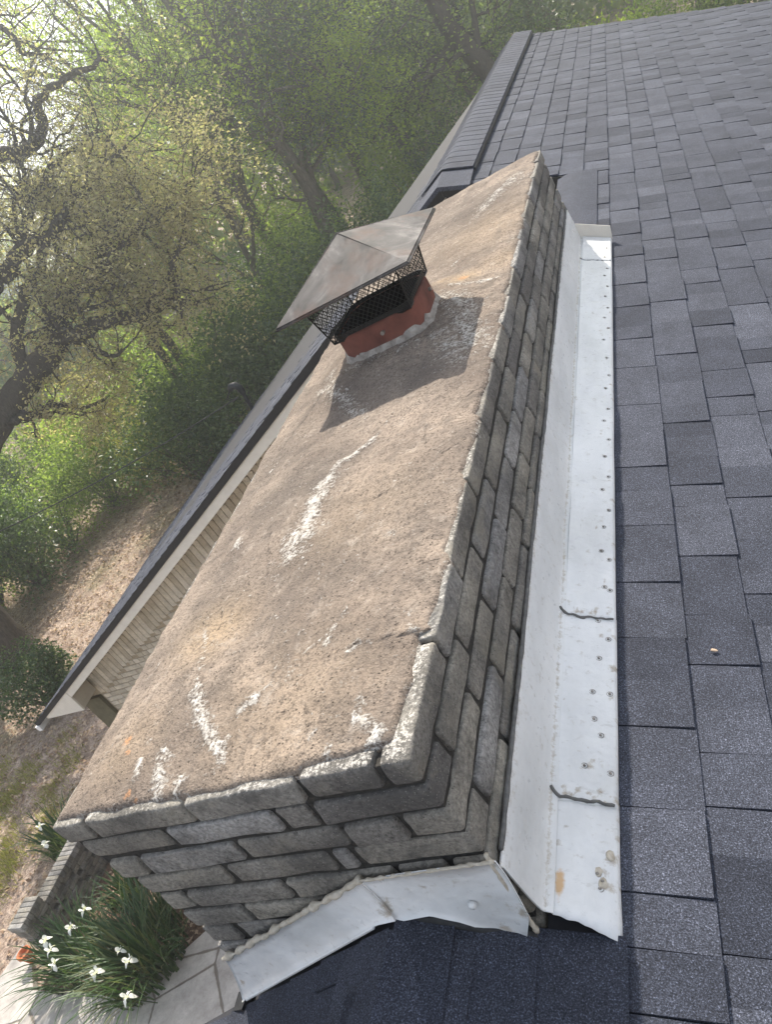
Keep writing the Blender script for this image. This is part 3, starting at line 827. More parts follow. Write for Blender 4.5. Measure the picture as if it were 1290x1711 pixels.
sf = MB(); ring(sf, [(rrect(*FC, hi_ + .004, hi_ + .004, .068), FH), (rrect(*FC, hi_, hi_, .065), FH - .006), (rrect(*FC, hi_, hi_, .065), -.1)]); sf.add([(x, y, -.05) for x, y in rrect(*FC, hi_ + .01, hi_ + .01, .065)], [tuple(range(28))]); sf.build('flue_throat', MT['soot'], flue)
co = MB()
def cz(i, base, amp, seed): return [base + amp * mnoise.fractal(Vector((q * .55, seed, i)), 1, 2, 4) for q in range(40)]
A_ = 40
def wob(rad, seed, amp): 
    P = rrect(*FC, rad, rad, .105 + (rad - .165), 10)
    return [(FC[0] + (x - FC[0]) * (1 + amp * mnoise.fractal(Vector((i * .5, seed, 0)), 1, 2, 4)), FC[1] + (y - FC[1]) * (1 + amp * mnoise.fractal(Vector((i * .5, seed + 3, 0)), 1, 2, 4))) for i, (x, y) in enumerate(P)]
ring(co, [(wob(.1655, 1, .0), cz(0, .074, .026, 1)), (wob(.171, 2, .015), cz(1, .070, .022, 2)), (wob(.181, 3, .07), cz(2, .054, .016, 3)), (wob(.195, 4, .12), cz(3, .040, .012, 5))])
MT['collar'] = m_simple('pale_mortar', (.15, .125, .105), (.46, .42, .37), 30, .95, .1, .9, .008)
cbuild(co, 'mortar_collar', MT['collar'], True)

# ================================================================== chimney cap
cap = None
def capb(mb, name, mat, parent=None, smooth=False):
    if cap is None:
        o = mb.build(name, mat, chim, smooth); keep_world(o, chim); return o
    return mb.build(name, mat, cap, smooth)      # sub-parts of the cap
LH = .303; hl = .25
ld = MB()
cx, cy = FC
def lidv(h, z): return [(cx - h, cy - h, z), (cx + h, cy - h, z), (cx + h, cy + h, z), (cx - h, cy + h, z)]
ap_z = LH + .125
V = lidv(hl, LH - .012) + lidv(hl, LH) + [(cx, cy, ap_z)] + lidv(hl - .003, LH - .012) + [(cx, cy, ap_z - .006)]
F = [(0, 1, 5, 4), (1, 2, 6, 5), (2, 3, 7, 6), (3, 0, 4, 7), (4, 5, 8), (5, 6, 8), (6, 7, 8), (7, 4, 8), (10, 9, 13), (11, 10, 13), (12, 11, 13), (9, 12, 13), (0, 9, 10, 1), (1, 10, 11, 2), (2, 11, 12, 3), (3, 12, 9, 0)]
ld.add(V, F)
for i, (a, b) in enumerate(((0, 1), (1, 2), (2, 3), (3, 0))):
    P = lidv(hl + .001, LH - .008); ld.tube([P[a], P[b]], .0045, 5)
for i in range(4):
    P = lidv(hl - .004, LH)[i]; ld.tube([P, (cx, cy, ap_z + .0005)], .0016, 5)
cap = capb(ld, 'chimney_cap', MT['lid']); cap['label'] = 'pyramid cap of dull stained metal over the red flue'
# expanded-metal screen: four leaning panels of diamonds
scn = MB(); hb0, hb1 = .151, .176; zb0, zb1 = FH - .006, LH + .004
nd_, rows = 17, 8
for side in range(4):
    ca, sa = math.cos(side * math.pi / 2), math.sin(side * math.pi / 2)
    def SP(s, t):
        h = hb0 + (hb1 - hb0) * t; x = s * h; y = -h + .006 * math.sin(3 * s + side) * t; z = zb0 + (zb1 - zb0) * t
        return (cx + x * ca - y * sa, cy + x * sa + y * ca, z)
    nn = nd_
    for i in range(-rows, nn + 1):
        for sgn in (1, -1):
            pts = []
            for r__ in range(rows + 1):
                s = -1 + 2 * ((i + r__) if sgn > 0 else (i + rows - r__)) / nn
                if -1.001 <= s <= 1.001: pts.append(SP(s, r__ / rows))
            if len(pts) > 1: scn.tube(pts, .0012, 4, cap=False)
    scn.tube([SP(-1, 0), SP(1, 0)], .0035, 4); scn.tube([SP(-1, 0), SP(-1, 1)], .0032, 4); scn.tube([SP(-1, 1), SP(1, 1)], .0032, 4)
capb(scn, 'wire_screen', MT['meshw'])
bnd = MB()
ring(bnd, [(rrect(cx, cy, .152, .152, .05), FH - .012), (rrect(cx, cy, .154, .154, .05), FH + .014), (rrect(cx, cy, .150, .150, .05), FH + .014)])
capb(bnd, 'base_band', MT['meshw'])
for (px_, py_) in ((cx + .162, cy + .04), (cx + .03, cy - .1655)):
    sb = MB(); sb.tube([(px_, py_, FH - .035), (px_ + (.012 if px_ > cx + .14 else 0), py_ - (.012 if py_ < cy - .1 else 0), FH - .035)], .007, 8)
    capb(sb, 'screw', MT['nail'])

# ================================================================== flashing
fla = thing('chimney_flashing', 'dented white metal flashing nailed around the foot of the chimney', 'flashing', (.9, 1.7, -.5))
def fb(mb, name, mat, parent=None, smooth=False):
    o = mb.build(name, mat, parent or fla, smooth)
    if parent is None: keep_world(o, fla)
    return o
def add_attr(o, name, fn):
    a = o.data.attributes.new(name, 'FLOAT', 'POINT')
    a.data.foreach_set('value', np.array([fn(v.co) for v in o.data.vertices], np.float32))
ZB = -.457                       # bend line height
PANX = [.877, .90, .93, .96, .985, .999]
def pan_z(x, y):
    base = zright(x) + .0335 - .0135 * (x - .883) / .1
    return base + .0032 * mnoise.noise(Vector((x * 11, y * 4.2, 2.0)))
STAINS = [(.990, .13, .016), (.988, .17, .014), (.991, .21, .016), (.992, .05, .010), (.945, .335, .010), (.925, .315, .008), (.895, .262, .012), (.92, .262, .010), (.96, .262, .014), (.985, .70, .012), (.95, .79, .010), (.905, .785, .010), (.990, .37, .010), (.990, 1.05, .010), (.988, 1.25, .012), (.991, 1.6, .012), (.989, 1.95, .012), (.990, 2.3, .010), (.990, 2.7, .012), (.868, .06, .014), (.972, .07, .018), (.964, .095, .012), (.94, .32, .014), (.867, .17, .020), (.885, .14, .014), (.868, .09, .012), (.985, .25, .012), (.975, .12, .02), (.99, .07, .015), (.985, .6, .02), (.98, .80, .018), (.985, .92, .012), (.96, .70, .012), (.99, .45, .012)]
rgs = random.Random(14)
STAINS += [(rgs.uniform(.955, .995), rgs.uniform(.0, 3.4) ** 1.0, rgs.uniform(.004, .010)) for _ in range(46)] + [(rgs.uniform(.885, .95), rgs.uniform(.0, 1.2), rgs.uniform(.003, .007)) for _ in range(22)] + [(.89 + .0095 * i, .247 + rgs.uniform(-.012, .012), rgs.uniform(.006, .012)) for i in range(10)] + [(.89 + .0095 * i, .768 + rgs.uniform(-.012, .012), rgs.uniform(.006, .012)) for i in range(10)]
def stain(c):
    m = 0
    for (x, y, r) in STAINS: m = max(m, math.exp(-(((c.x - x)) ** 2 + (c.y - y) ** 2) / (.72 * r) ** 2))
    return m * .85
def rustf(c): return .95 * math.exp(-(((c.x - .893) / .010) ** 2 + ((c.y - .06) / .035) ** 2))
# tall upstand against the brick
us = MB(); NYv = 90
prof = [(.860, -.306), (.8635, -.311), (.866, -.36), (.868, -.41), (.8692, -.440), (.8705, -.451), (.8735, -.4570), (.8835, -.4630), (.8850, -.4665)]
V = []; F = []
for i in range(NYv + 1):
    y = .0 + 3.50 * i / NYv
    for k, (x, z) in enumerate(prof):
        dn = .0040 * mnoise.noise(Vector((y * 4, z * 9, 7)))
        V.append((x + dn * (0 if k < 2 else 1), y, z + (.006 * mnoise.noise(Vector((y * 3, 3, 1))) if k < 2 else 0)))
n = len(prof)
for i in range(NYv):
    for k in range(n - 1): F.append((i * n + k, i * n + k + 1, (i + 1) * n + k + 1, (i + 1) * n + k))
b0 = len(V); V += [(p[0] - .003, p[1], p[2] - .001) for p in V]
F += [(b0 + f[3], b0 + f[2], b0 + f[1], b0 + f[0]) for f in F[:]]
us.add(V, F)
uso = fb(us, 'upstand', MT['flash'], smooth=True)
add_attr(uso, 'patch', lambda c: max(stain(Vector((c.x + .0, c.y, c.z))) * .8, .62 * math.exp(-((c.z + .456) / .006) ** 2), .5 * math.exp(-((c.z + .308) / .008) ** 2))); add_attr(uso, 'rust', lambda c: 0.0)
uso['label'] = 'smooth white upstand sealed to the brick side'
# sealant bead along its top
sb = MB(); pts = []; 
for i in range(150):
    y = .03 + 3.48 * i / 149; pts.append((.858, y, -.306 + .006 * mnoise.noise(Vector((y * 3, 3, 1))) + .002 * mnoise.noise(Vector((y * 20, 0, 0)))))
sb.tube(pts, [.0055 + .003 * mnoise.noise(Vector((p[1] * 25, 1, 1))) for p in pts], 6)
fb(sb, 'sealant', MT['greyseal'], smooth=True)
# flat pan, four overlapping lengths
NAILS = [(.963,.625),(.951,.521),(.955,.445),(.968,.403),(.94,.32),(.964,.09),(.972,.077),(.968,.062),(.968,2.315),(.978,2.16),(.967,1.014),(.975,.871),(.985,.98),(.972,1.12),(.984,1.20),(.968,1.30),(.983,1.37),(.974,1.48),(.985,1.58),(.970,1.70),(.982,1.78),(.975,1.92),(.985,2.02),(.985,2.42),(.972,2.52),(.984,2.62),(.975,2.74),(.984,2.85),(.974,2.97),(.984,3.06),(.975,3.20),(.984,3.32),(.985,.52),(.986,.31),(.960,.75),(.982,.69),(.987,.86)]
EDGE = lambda y: .983 + .0055 * y
secs = [(0.0, .248, .000), (.232, .768, .003), (.752, 3.175, .006), (3.160, 3.475, .0085)]
for si, (ya, yb, dz) in enumerate(secs):
    pm = MB(); ny = max(6, int((yb - ya) / (.008 if si < 2 else .02))); V = []; F = []
    us_ = list(np.linspace(0, 1, 22)) + [1.012]; n_us = len(us_)
    for i in range(ny + 1):
        y = ya + (yb - ya) * i / ny
        for k, uu in enumerate(us_):
            x = .8835 + (EDGE(y) - .8835) * uu
            z = pan_z(x, y) + dz
            if k == n_us - 1: z -= .010
            # the near end curls up between its corners
            near = math.exp(-(y) / .05) if si == 0 else 0
            tt = uu
            z += near * (.010 * math.sin(math.pi * min(1, tt)) - .010 * tt ** 2)
            if i == 0 and si: z -= .001; 
            jag = (.004 * mnoise.noise(Vector((x * 60, si * 3.1, 0))) if i == 0 else 0) + (-.025 * tt if (si == 0 and i == 0) else 0)
            V.append((x, y + jag, z))
    n = n_us
    for i in range(ny):
        for k in range(n - 1): F.append((i * n + k, i * n + k + 1, (i + 1) * n + k + 1, (i + 1) * n + k))
    b0 = len(V); V += [(p[0], p[1], p[2] - .0022) for p in V]
    F2 = [(b0 + f[3], b0 + f[2], b0 + f[1], b0 + f[0]) for f in F]
    rim = [k for k in range(n)]
    F += F2 + [(k + 1, k, b0 + k, b0 + k + 1) for k in range(n - 1)]
    F += [(i * n + n - 1, b0 + i * n + n - 1, b0 + (i + 1) * n + n - 1, (i + 1) * n + n - 1) for i in range(ny)]
    pm.add(V, F)
    po = fb(pm, 'pan_panel', MT['flash'], smooth=True)
    po['label'] = ['nearest pan panel with a rust streak and curled front edge', 'short pan panel between two torn laps', 'longest pan panel with a row of nails', 'farthest short pan panel in the sun'][si]
    add_attr(po, 'patch', stain); add_attr(po, 'rust', rustf)
    for (nx_, ny_) in NAILS:
        nx_ -= max(0, .012 - .0055 * ny_)
        if ya + .02 <= ny_ < yb - .005:
            NS = .75 + .5 * abs(mnoise.noise(Vector((nx_ * 90, ny_ * 37, 0)))) * 1.6; nm = MB(); zz = pan_z(nx_, ny_) + dz
            nm.tube([(nx_, ny_, zz - .002), (nx_, ny_, zz + .0028), (nx_ + .0004, ny_, zz + .0042)], [.0036 * NS, .0033 * NS, .0018 * NS], 8)
            pts = [(nx_ + .0065 * math.cos(a), ny_ + .0065 * math.sin(a), zz + .0002 - .41 * .0065 * math.cos(a)) for a in np.linspace(0, 2 * math.pi, 11)]
            nm.tube(pts, .0008, 4)
            no = nm.build('nail', MT['nail'], po, True)
# torn dark laps between panels
for (yy, x0, x1) in ((.762, .872, .986), (.243, .873, .983), (3.168, .876, .999)):
    lp = MB(); pts = []
    for i in range(22):
        x = x0 + (x1 - x0) * i / 21; nn = mnoise.noise(Vector((x * 55, yy * 9, 0)))
        y = yy - .006 + .006 * nn + .025 * max(0, (.89 - x) / .02); pts.append((x, y, pan_z(max(x, .885), yy) + .0045 + (.010 * max(0, (.886 - x) / .014))))
    lp.tube(pts, [.0030 + .0028 * abs(mnoise.noise(Vector((i * .7, yy, 2)))) for i in range(22)], 5)
    fb(lp, 'torn_lap', MT['greyseal'], smooth=True)
for (x, y, r) in [(.960, .072, .010), (.954, .094, .008), (.932, .318, .007), (.973, .13, .009), (.952, .72, .008), (.976, .80, .009), (.975, .60, .008)]:
    bm_ = MB(); V = []; K = 14
    for q_ in range(K):
        a = 2 * math.pi * q_ / K; rr_ = r * (1 + .35 * mnoise.noise(Vector((math.cos(a) * 2, math.sin(a) * 2, x * 90))))
        V.append((x + rr_ * math.cos(a) * .8, y + rr_ * math.sin(a) * 1.2, pan_z(x, y) + .0012 - .41 * rr_ * math.cos(a) * .8))
    V2 = [((p[0] - x) * .5 + x, (p[1] - y) * .5 + y, pan_z(x, y) + .0024 - .41 * (p[0] - x) * .5) for p in V]
    V0 = [(p[0], p[1], p[2] - .006) for p in V]
    bm_.add(V0 + V + V2, [(q_, (q_ + 1) % K, K + (q_ + 1) % K, K + q_) for q_ in range(K)] + [(K + q_, K + (q_ + 1) % K, 2 * K + (q_ + 1) % K, 2 * K + q_) for q_ in range(K)] + [tuple(range(2 * K, 3 * K))])
    fb(bm_, 'sealant_dab', MT['caulk'], smooth=True)
# turned-up end piece at the far end
ep = MB(); ep.add([(.872, 3.478, -.455), (1.008, 3.478, -.535), (1.02, 3.492, -.475), (.868, 3.492, -.385), (.872, 3.481, -.455), (1.008, 3.481, -.535), (1.02, 3.495, -.475), (.868, 3.495, -.385)],
       [(0, 1, 2, 3), (7, 6, 5, 4), (0, 4, 5, 1), (1, 5, 6, 2), (2, 6, 7, 3), (3, 7, 4, 0)])
fb(ep, 'end_dam', MT['fascia'])

# near face: plate right of the ridge, strip down the left slope
def plate(poly, y0, th, name, jitter=.0, mat='flash', nsub=1):
    mb = MB(); n = len(poly)
    V = [(x, y0 + oy, z) for (x, z, oy) in poly] + [(x, y0 + oy + th, z) for (x, z, oy) in poly]
    mb.add(V, [tuple(range(n)), tuple(range(2 * n - 1, n - 1, -1))] + [((i + 1) % n, i, n + i, n + (i + 1) % n) for i in range(n)])
    return fb(mb, name, MT[mat])
def ribbon(top, bot, name, nu=40, nvv=5, y0=-.016, out_=.02, th=.0025, seed=0.0):
    """sheet between two polylines (x,z) on the near face, lower edge kicked out"""
    def samp(P, t):
        L = [0]
        for a, b in zip(P[:-1], P[1:]): L.append(L[-1] + math.hypot(b[0] - a[0], b[1] - a[1]))
        d = t * L[-1]
        for i in range(len(P) - 1):
            if d <= L[i + 1] + 1e-9:
                f = (d - L[i]) / max(1e-9, L[i + 1] - L[i]); return (P[i][0] + (P[i+1][0] - P[i][0]) * f, P[i][1] + (P[i+1][1] - P[i][1]) * f)
        return P[-1]
    V = []; F = []
    for i in range(nu + 1):
        a = samp(top, i / nu); b = samp(bot, i / nu)
        for k in range(nvv + 1):
            t = k / nvv; x = a[0] + (b[0] - a[0]) * t; z = a[1] + (b[1] - a[1]) * t
            y = y0 - out_ * t ** 2 + .004 * mnoise.noise(Vector((x * 11, z * 11, seed)))
            V.append((x, y, z))
    n = nvv + 1
    for i in range(nu):
        for k in range(nvv): F.append((i * n + k, (i + 1) * n + k, (i + 1) * n + k + 1, i * n + k + 1))
    m = len(V); V += [(p[0], p[1] + th, p[2]) for p in V]; F2 = [(m + f[3], m + f[2], m + f[1], m + f[0]) for f in F]
    F += F2 + [((i + 1) * n + nvv, i * n + nvv, m + i * n + nvv, m + (i + 1) * n + nvv) for i in range(nu)]
    F += [(nu * n + k, nu * n + k + 1, m + nu * n + k + 1, m + nu * n + k) for k in range(nvv)] + [(k + 1, k, m + k, m + k + 1) for k in range(nvv)]
    F += [(i * n, (i + 1) * n, m + (i + 1) * n, m + i * n) for i in range(nu)]
    mb = MB(); mb.add(V, F); o = fb(mb, name, MT['flash'], smooth=True)
    return o
st_ = [(.600, -.36, .020), (.61, -.345, .015), (.80, -.455, .016), (.70, -.325, .012), (.835, -.38, .018), (.86, -.40, .02), (.06, -.60, .016)]
def stf(c):
    m = 0
    for (x, z, r) in st_: m = max(m, math.exp(-((c.x - x) ** 2 + (c.z - z) ** 2) / r ** 2))
    return m * .85
o = ribbon([(.585, -.280), (.68, -.270), (.78, -.268), (.872, -.266)], [(.607, -.392), (.683, -.385), (.728, -.412), (.765, -.452), (.79, -.490), (.822, -.497), (.868, -.41)], 'front_apron', 44, 6, -.017, .016, seed=3.0)
add_attr(o, 'patch', stf); add_attr(o, 'rust', lambda c: 0.0); o['label'] = 'bent white apron right of the roof ridge'
o = ribbon([(.066, -.522), (.25, -.437), (.42, -.357), (.590, -.275)], [(.018, -.664), (.22, -.562), (.40, -.471), (.565, -.388), (.612, -.380)], 'side_strip', 44, 6, -.018, .022, seed=5.0)
add_attr(o, 'patch', stf); add_attr(o, 'rust', lambda c: 0.0); o['label'] = 'white strip sloping down to the left'
hmm = MB(); hmm.tube([(.018, -.041, -.664), (.22, -.041, -.562), (.40, -.041, -.471), (.555, -.041, -.393)], .0032, 5); fb(hmm, 'hem', MT['flash'])
sb = MB(); pts = []
for i in range(110):
    t = i / 109; x = .060 + .53 * t; pts.append((x, -.016 + .004 * mnoise.noise(Vector((x * 30, 2, 2))), -.519 + .243 * t + .005 * mnoise.noise(Vector((x * 22, 0, 5)))))
sb.tube(pts, [.0065 + .007 * max(-.6, mnoise.noise(Vector((p[0] * 40, 1, 9)))) for p in pts], 7)
fb(sb, 'sealant', MT['caulk'], smooth=True)['label'] = 'lumpy pale sealant along the left strip'
sb = MB(); pts = [(.590 + .28 * i / 30, -.016 + .002 * mnoise.noise(Vector((i * .9, 2, 2))), -.278 + .012 * i / 30 + .003 * mnoise.noise(Vector((i * .8, 0, 5)))) for i in range(31)]
sb.tube(pts, [.0035 + .003 * mnoise.noise(Vector((i * .7, 1, 9))) for i in range(31)], 6); fb(sb, 'sealant', MT['caulk'], smooth=True)
sb = MB(); pts = [(.862 - .012 * t + .004 * mnoise.noise(Vector((t * 9, 0, 1))), -.012 - .012 * t, -.25 - .23 * t) for t in np.linspace(0, 1, 26)]
sb.tube(pts, [.0045 + .004 * mnoise.noise(Vector((i * .6, 5, 9))) for i in range(26)], 7); fb(sb, 'corner_sealant', MT['caulk'], smooth=True)
# dark bead painted as shade in the gap under the apron; torn sheathing
tg = MB(); pts = [(.61, -.02, -.40), (.68, -.022, -.41), (.73, -.022, -.435), (.79, -.024, -.475), (.85, -.024, -.487)]
tg.tube(pts, [.012, .014, .016, .016, .012], 7); fb(tg, 'tar_bead', MT['tar'], smooth=True)
MT['oldpaint'] = m_simple('peeling_blue_grey', (.03, .035, .04), (.30, .34, .38), 45, .7, .3, .6, .004)
tg = MB(); slab(tg, [(.64, -.030, -.404), (.70, -.034, -.417), (.76, -.034, -.452), (.80, -.034, -.478), (.80, -.028, -.470), (.76, -.026, -.436), (.70, -.026, -.402), (.64, -.026, -.396)], .006)
fb(tg, 'old_flashing', MT['oldpaint'])
rv_ = MB(); rv_.tube([(.775, -.022, -.372), (.775, -.032, -.374)], [.009, .006], 10); fb(rv_, 'rivet', MT['flash'], smooth=True)
# a bit of shingle sticking out at the foot of the strip
ch = MB(); slab(ch, [(-.03, -.05, -.690), (.03, -.062, -.655), (.04, -.016, -.650), (-.025, -.01, -.683)], .025)
ch_o = hb(ch, 'rake_shingle', MT['vent'])

# tan leaf lying on the roof
lf = MB(); x, y = 1.19, .68
lx = [(-.007, .0, 0), (-.003, .004, .003), (.005, .003, .001), (.009, -.003, .003), (.002, -.005, .001), (-.005, -.003, .003)]
lf.add([(x + a, y + b, zright(x + a) + .0115 + c_) for a, b, c_ in lx] + [(x + a, y + b, zright(x + a) + .0102 + c_) for a, b, c_ in lx], [(0, 1, 2, 3, 4, 5), (11, 10, 9, 8, 7, 6)] + [((i + 1) % 6, i, 6 + i, 6 + (i + 1) % 6) for i in range(6)], .85)
tag(lf.build('fallen_leaf', MT['litter']), 'tiny curled tan leaf lying on the grey shingles right of the pan', 'leaf')

# ================================================================== ground, patio, bed
GZ = -6.0
def gz(x, y):
    d = math.hypot(x + 4, y - 3)
    return GZ + .06 * mnoise.fractal(Vector((x * .25, y * .25, 1)), 1, 2, 3) * min(1, max(0, (d - 4) / 6)) + .018 * max(0, d - 16)
gs = MB(); N = 110; V = []; F = []
gx = np.concatenate([np.linspace(-160, -34, 18), np.linspace(-32, 12, 74), np.linspace(14, 120, 18)]); gy = np.concatenate([np.linspace(-90, -9, 12), np.linspace(-8, 40, 78), np.linspace(43, 170, 20)])
for a in gx:
    for b in gy: V.append((a, b, gz(a, b)))
ny = len(gy)
for i in range(len(gx) - 1):
    for j in range(ny - 1): F.append((i * ny + j, (i + 1) * ny + j, (i + 1) * ny + j + 1, i * ny + j + 1))
gs.add(V, F); struct(gs.build('ground', MT['ground'], None, True))
def sheet(poly, z, name, mat, th=.10):
    mb = MB(); slab(mb, [(x, y, z) for x, y in poly], th); return mb.build(name, mat)
pz = GZ + .10
struct(sheet([(-9.62, -6), (-.5, -6), (-.5, 2.0), (-6.0, 3.2), (-6.9, 2.4), (-7.35, 2.5), (-8.72, 2.58), (-9.15, 3.05), (-9.45, 3.2), (-9.60, 2.7)], pz, 'patio', MT['patio'], .2))
struct(sheet([(-8.70, 2.60), (-7.36, 2.52), (-6.92, 2.44), (-6.02, 3.22), (-.6, 2.06), (-.6, 4.7), (-5.5, 5.0), (-8.60, 5.6), (-8.55, 3.0)], GZ + .05, 'flower_bed', MT['mulch'], .15))

# perforated garden wall
gw = thing('garden_wall', 'low weathered brick garden wall with open gaps and stepped end', 'wall', (-8.65, 4.2, GZ))
bw = MB(); rg = random.Random(4); wx0, wx1 = -8.75, -8.54
rows_ = 8
for r_ in range(rows_):
    z0 = GZ + .0 + r_ * .073; y0 = 3.0 - (.1 if r_ % 2 else 0); i = 0
    while y0 < 6.0:
        y1 = y0 + .205
        gap = r_ in (3, 4, 5, 6) and (i + r_) % 2 == 0 and y0 > 3.35
        ya, yb = max(3.0, y0), y1
        if yb - ya > .04:
            if gap: ya += .085
            bw.rbox((wx0 + rg.uniform(-.004, .004), ya + .004, z0 + .004), (wx1 + rg.uniform(-.004, .004), yb - .004, z0 + .071), .007, (2, 2, 2), .002, min(1, max(0, rg.gauss(.4, .2))), rg.random() * 9)
        y0 = y1; i += 1
keep_world(bw.build('brickwork', MT['brick'], gw, True), gw)
cw = MB(); y0 = 3.41
z0 = GZ + rows_ * .073
while y0 < 6.0:
    cw.rbox((wx0 - .02, y0 + .003, z0 + .004), (wx1 + .02, y0 + .068, z0 + .105), .008, (2, 2, 2), .002, min(1, max(0, rg.gauss(.62, .2))), rg.random() * 9); y0 += .071
y0 = 2.98
while y0 < 3.34:
    cw.rbox((wx0 - .03, y0 + .003, z0 + .14), (wx1 + .03, y0 + .068, z0 + .24), .008, (2, 2, 2), .002, min(1, max(0, rg.gauss(.72, .15))), rg.random() * 9); y0 += .071
for r_ in range(2):
    cw.rbox((wx0 - .01, 2.99, z0 + .004 + r_ * .07), (wx1 + .01, 3.19, z0 + .068 + r_ * .07), .008, (2, 2, 2), .002, .45, r_ + 3.); cw.rbox((wx0 - .01, 3.2, z0 + .004 + r_ * .07), (wx1 + .01, 3.40, z0 + .068 + r_ * .07), .008, (2, 2, 2), .002, .55, r_ + 7.)
keep_world(cw.build('coping', MT['brick'], gw, True), gw)
# terracotta pot by the wall's end
pt = MB(); K = 20; pc = (-9.02, 2.96, GZ + .11)
def circ(r, z): return ([(pc[0] + r * math.cos(2 * math.pi * i / K), pc[1] + r * math.sin(2 * math.pi * i / K)) for i in range(K)], pc[2] + z)
ring(pt, [circ(.05, 0), circ(.085, .16), circ(.10, .16), circ(.10, .20), circ(.085, .20), circ(.078, .15), circ(.075, .14)]); pt.add([(x, y, pc[2] + .14) for x, y in circ(.075, 0)[0]], [tuple(range(K))])
tag(pt.build('flower_pot', MT['pot'], None, True), 'small orange terracotta pot at the stepped end of the brick wall', 'flower pot')

# ------------------------------------------------------------------ foliage kit
def leaf_mesh(name, P, size, mat, seed=0, flat=.35, aspect=.55, tone_c=None, dirs=None):
    """rhombic leaves at points P (N,3); random orientation"""
    rg_ = np.random.default_rng(seed); n = len(P); P = np.asarray(P, float)
    nr = rg_.normal(size=(n, 3)); nr[:, 2] = np.abs(nr[:, 2]) + flat; nr /= np.linalg.norm(nr, axis=1)[:, None]
    a = rg_.normal(size=(n, 3)); a -= nr * (a * nr).sum(1)[:, None]; a /= np.linalg.norm(a, axis=1)[:, None]
    b = np.cross(nr, a); s = size * rg_.uniform(.55, 1.3, n)[:, None]
    fold = nr * s * .18
    V = np.empty((n, 4, 3)); V[:, 0] = P - a * s * .5; V[:, 1] = P + b * s * .5 * aspect + fold; V[:, 2] = P + a * s * .5; V[:, 3] = P - b * s * .5 * aspect + fold
    me = bpy.data.meshes.new(name); me.vertices.add(n * 4); me.vertices.foreach_set('co', V.reshape(-1).astype(np.float32))
    me.loops.add(n * 4); me.loops.foreach_set('vertex_index', np.arange(n * 4, dtype=np.int32))
    me.polygons.add(n); me.polygons.foreach_set('loop_start', np.arange(0, n * 4, 4, dtype=np.int32)); me.polygons.foreach_set('loop_total', np.full(n, 4, np.int32))
    me.update(calc_edges=True)
    t = rg_.random(n) if tone_c is None else np.clip(tone_c + rg_.normal(0, .16, n), 0, 1)
    at_ = me.attributes.new('tone', 'FLOAT', 'POINT'); at_.data.foreach_set('value', np.repeat(t, 4).astype(np.float32))
    me.materials.append(mat); return me

def grow(rg_, mb, tips, p, d, Ln, r, lvl, maxl, gn=.16, up=.05, ratio=.62, nch=(4, 4, 4, 3), spread=(35, 65), k0=8, start=.35):
    n = max(3, int(4 + 2 * (maxl - lvl))); pts = [p.copy()]; rad = [r]; d = d.normalized(); q = p.copy()
    for i in range(n):
        d = (d + Vector((rg_.gauss(0, gn), rg_.gauss(0, gn), rg_.gauss(0, gn) + up))).normalized()
        q = q + d * (Ln / n); pts.append(q.copy()); rad.append(max(.004, r * (1 - .62 * (i + 1) / n)))
    mb.tube(pts, rad, max(3, k0 - 2 * lvl), .5, cap=False)
    if lvl >= maxl - 1:
        for i in range(1, n + 1): tips.append(tuple(pts[i]))
    if lvl < maxl:
        for c_ in range(nch[min(lvl, len(nch) - 1)]):
            t = start + (1 - start) * (c_ + rg_.random()) / nch[min(lvl, len(nch) - 1)]
            i = min(n - 1, int(t * n)); pp = pts[i].lerp(pts[i + 1], t * n - i)
            dd = (pts[i + 1] - pts[i]).normalized(); ax = dd.orthogonal().normalized(); ax.rotate(Matrix.Rotation(rg_.uniform(0, 2 * math.pi), 3, dd))
            nd2 = dd.copy(); nd2.rotate(Matrix.Rotation(R(rg_.uniform(*spread)), 3, ax))
            grow(rg_, mb, tips, pp, nd2, Ln * ratio * rg_.uniform(.75, 1.2), max(.005, rad[i] * rg_.uniform(.45, .65)), lvl + 1, maxl, gn, up, ratio, nch, spread, k0, .25)
def scatter(tips, n, cr, seed, zs=.8):
    rg_ = np.random.default_rng(seed); T = np.array(tips); i = rg_.integers(0, len(T), n)
    cl = rg_.random(len(T))                       # each cluster has its own tone
    return T[i] + rg_.normal(size=(n, 3)) * cr * np.array([1, 1, zs]), cl[i]
def tree_proto(seed, H, r, leaves, size, mat, cr=.35, maxl=3, nch=(7, 5, 4), gn=.14, up=.07, spread=(30, 60), ratio=.55, start=.3, bark='bark', flat=.35):
    rg_ = random.Random(seed); mb = MB(); tips = []
    grow(rg_, mb, tips, Vector((0, 0, -.15)), Vector((rg_.gauss(0, .06), rg_.gauss(0, .06), 1)), H, r, 0, maxl, gn * .5, up, ratio, nch, spread, 9, start)
    P, tc_ = scatter(tips, leaves, cr, seed)
    return mb.mesh('trunk', MT[bark], True), leaf_mesh('crown', P, size, MT[mat], seed, flat, tone_c=tc_ * .8 + .1)
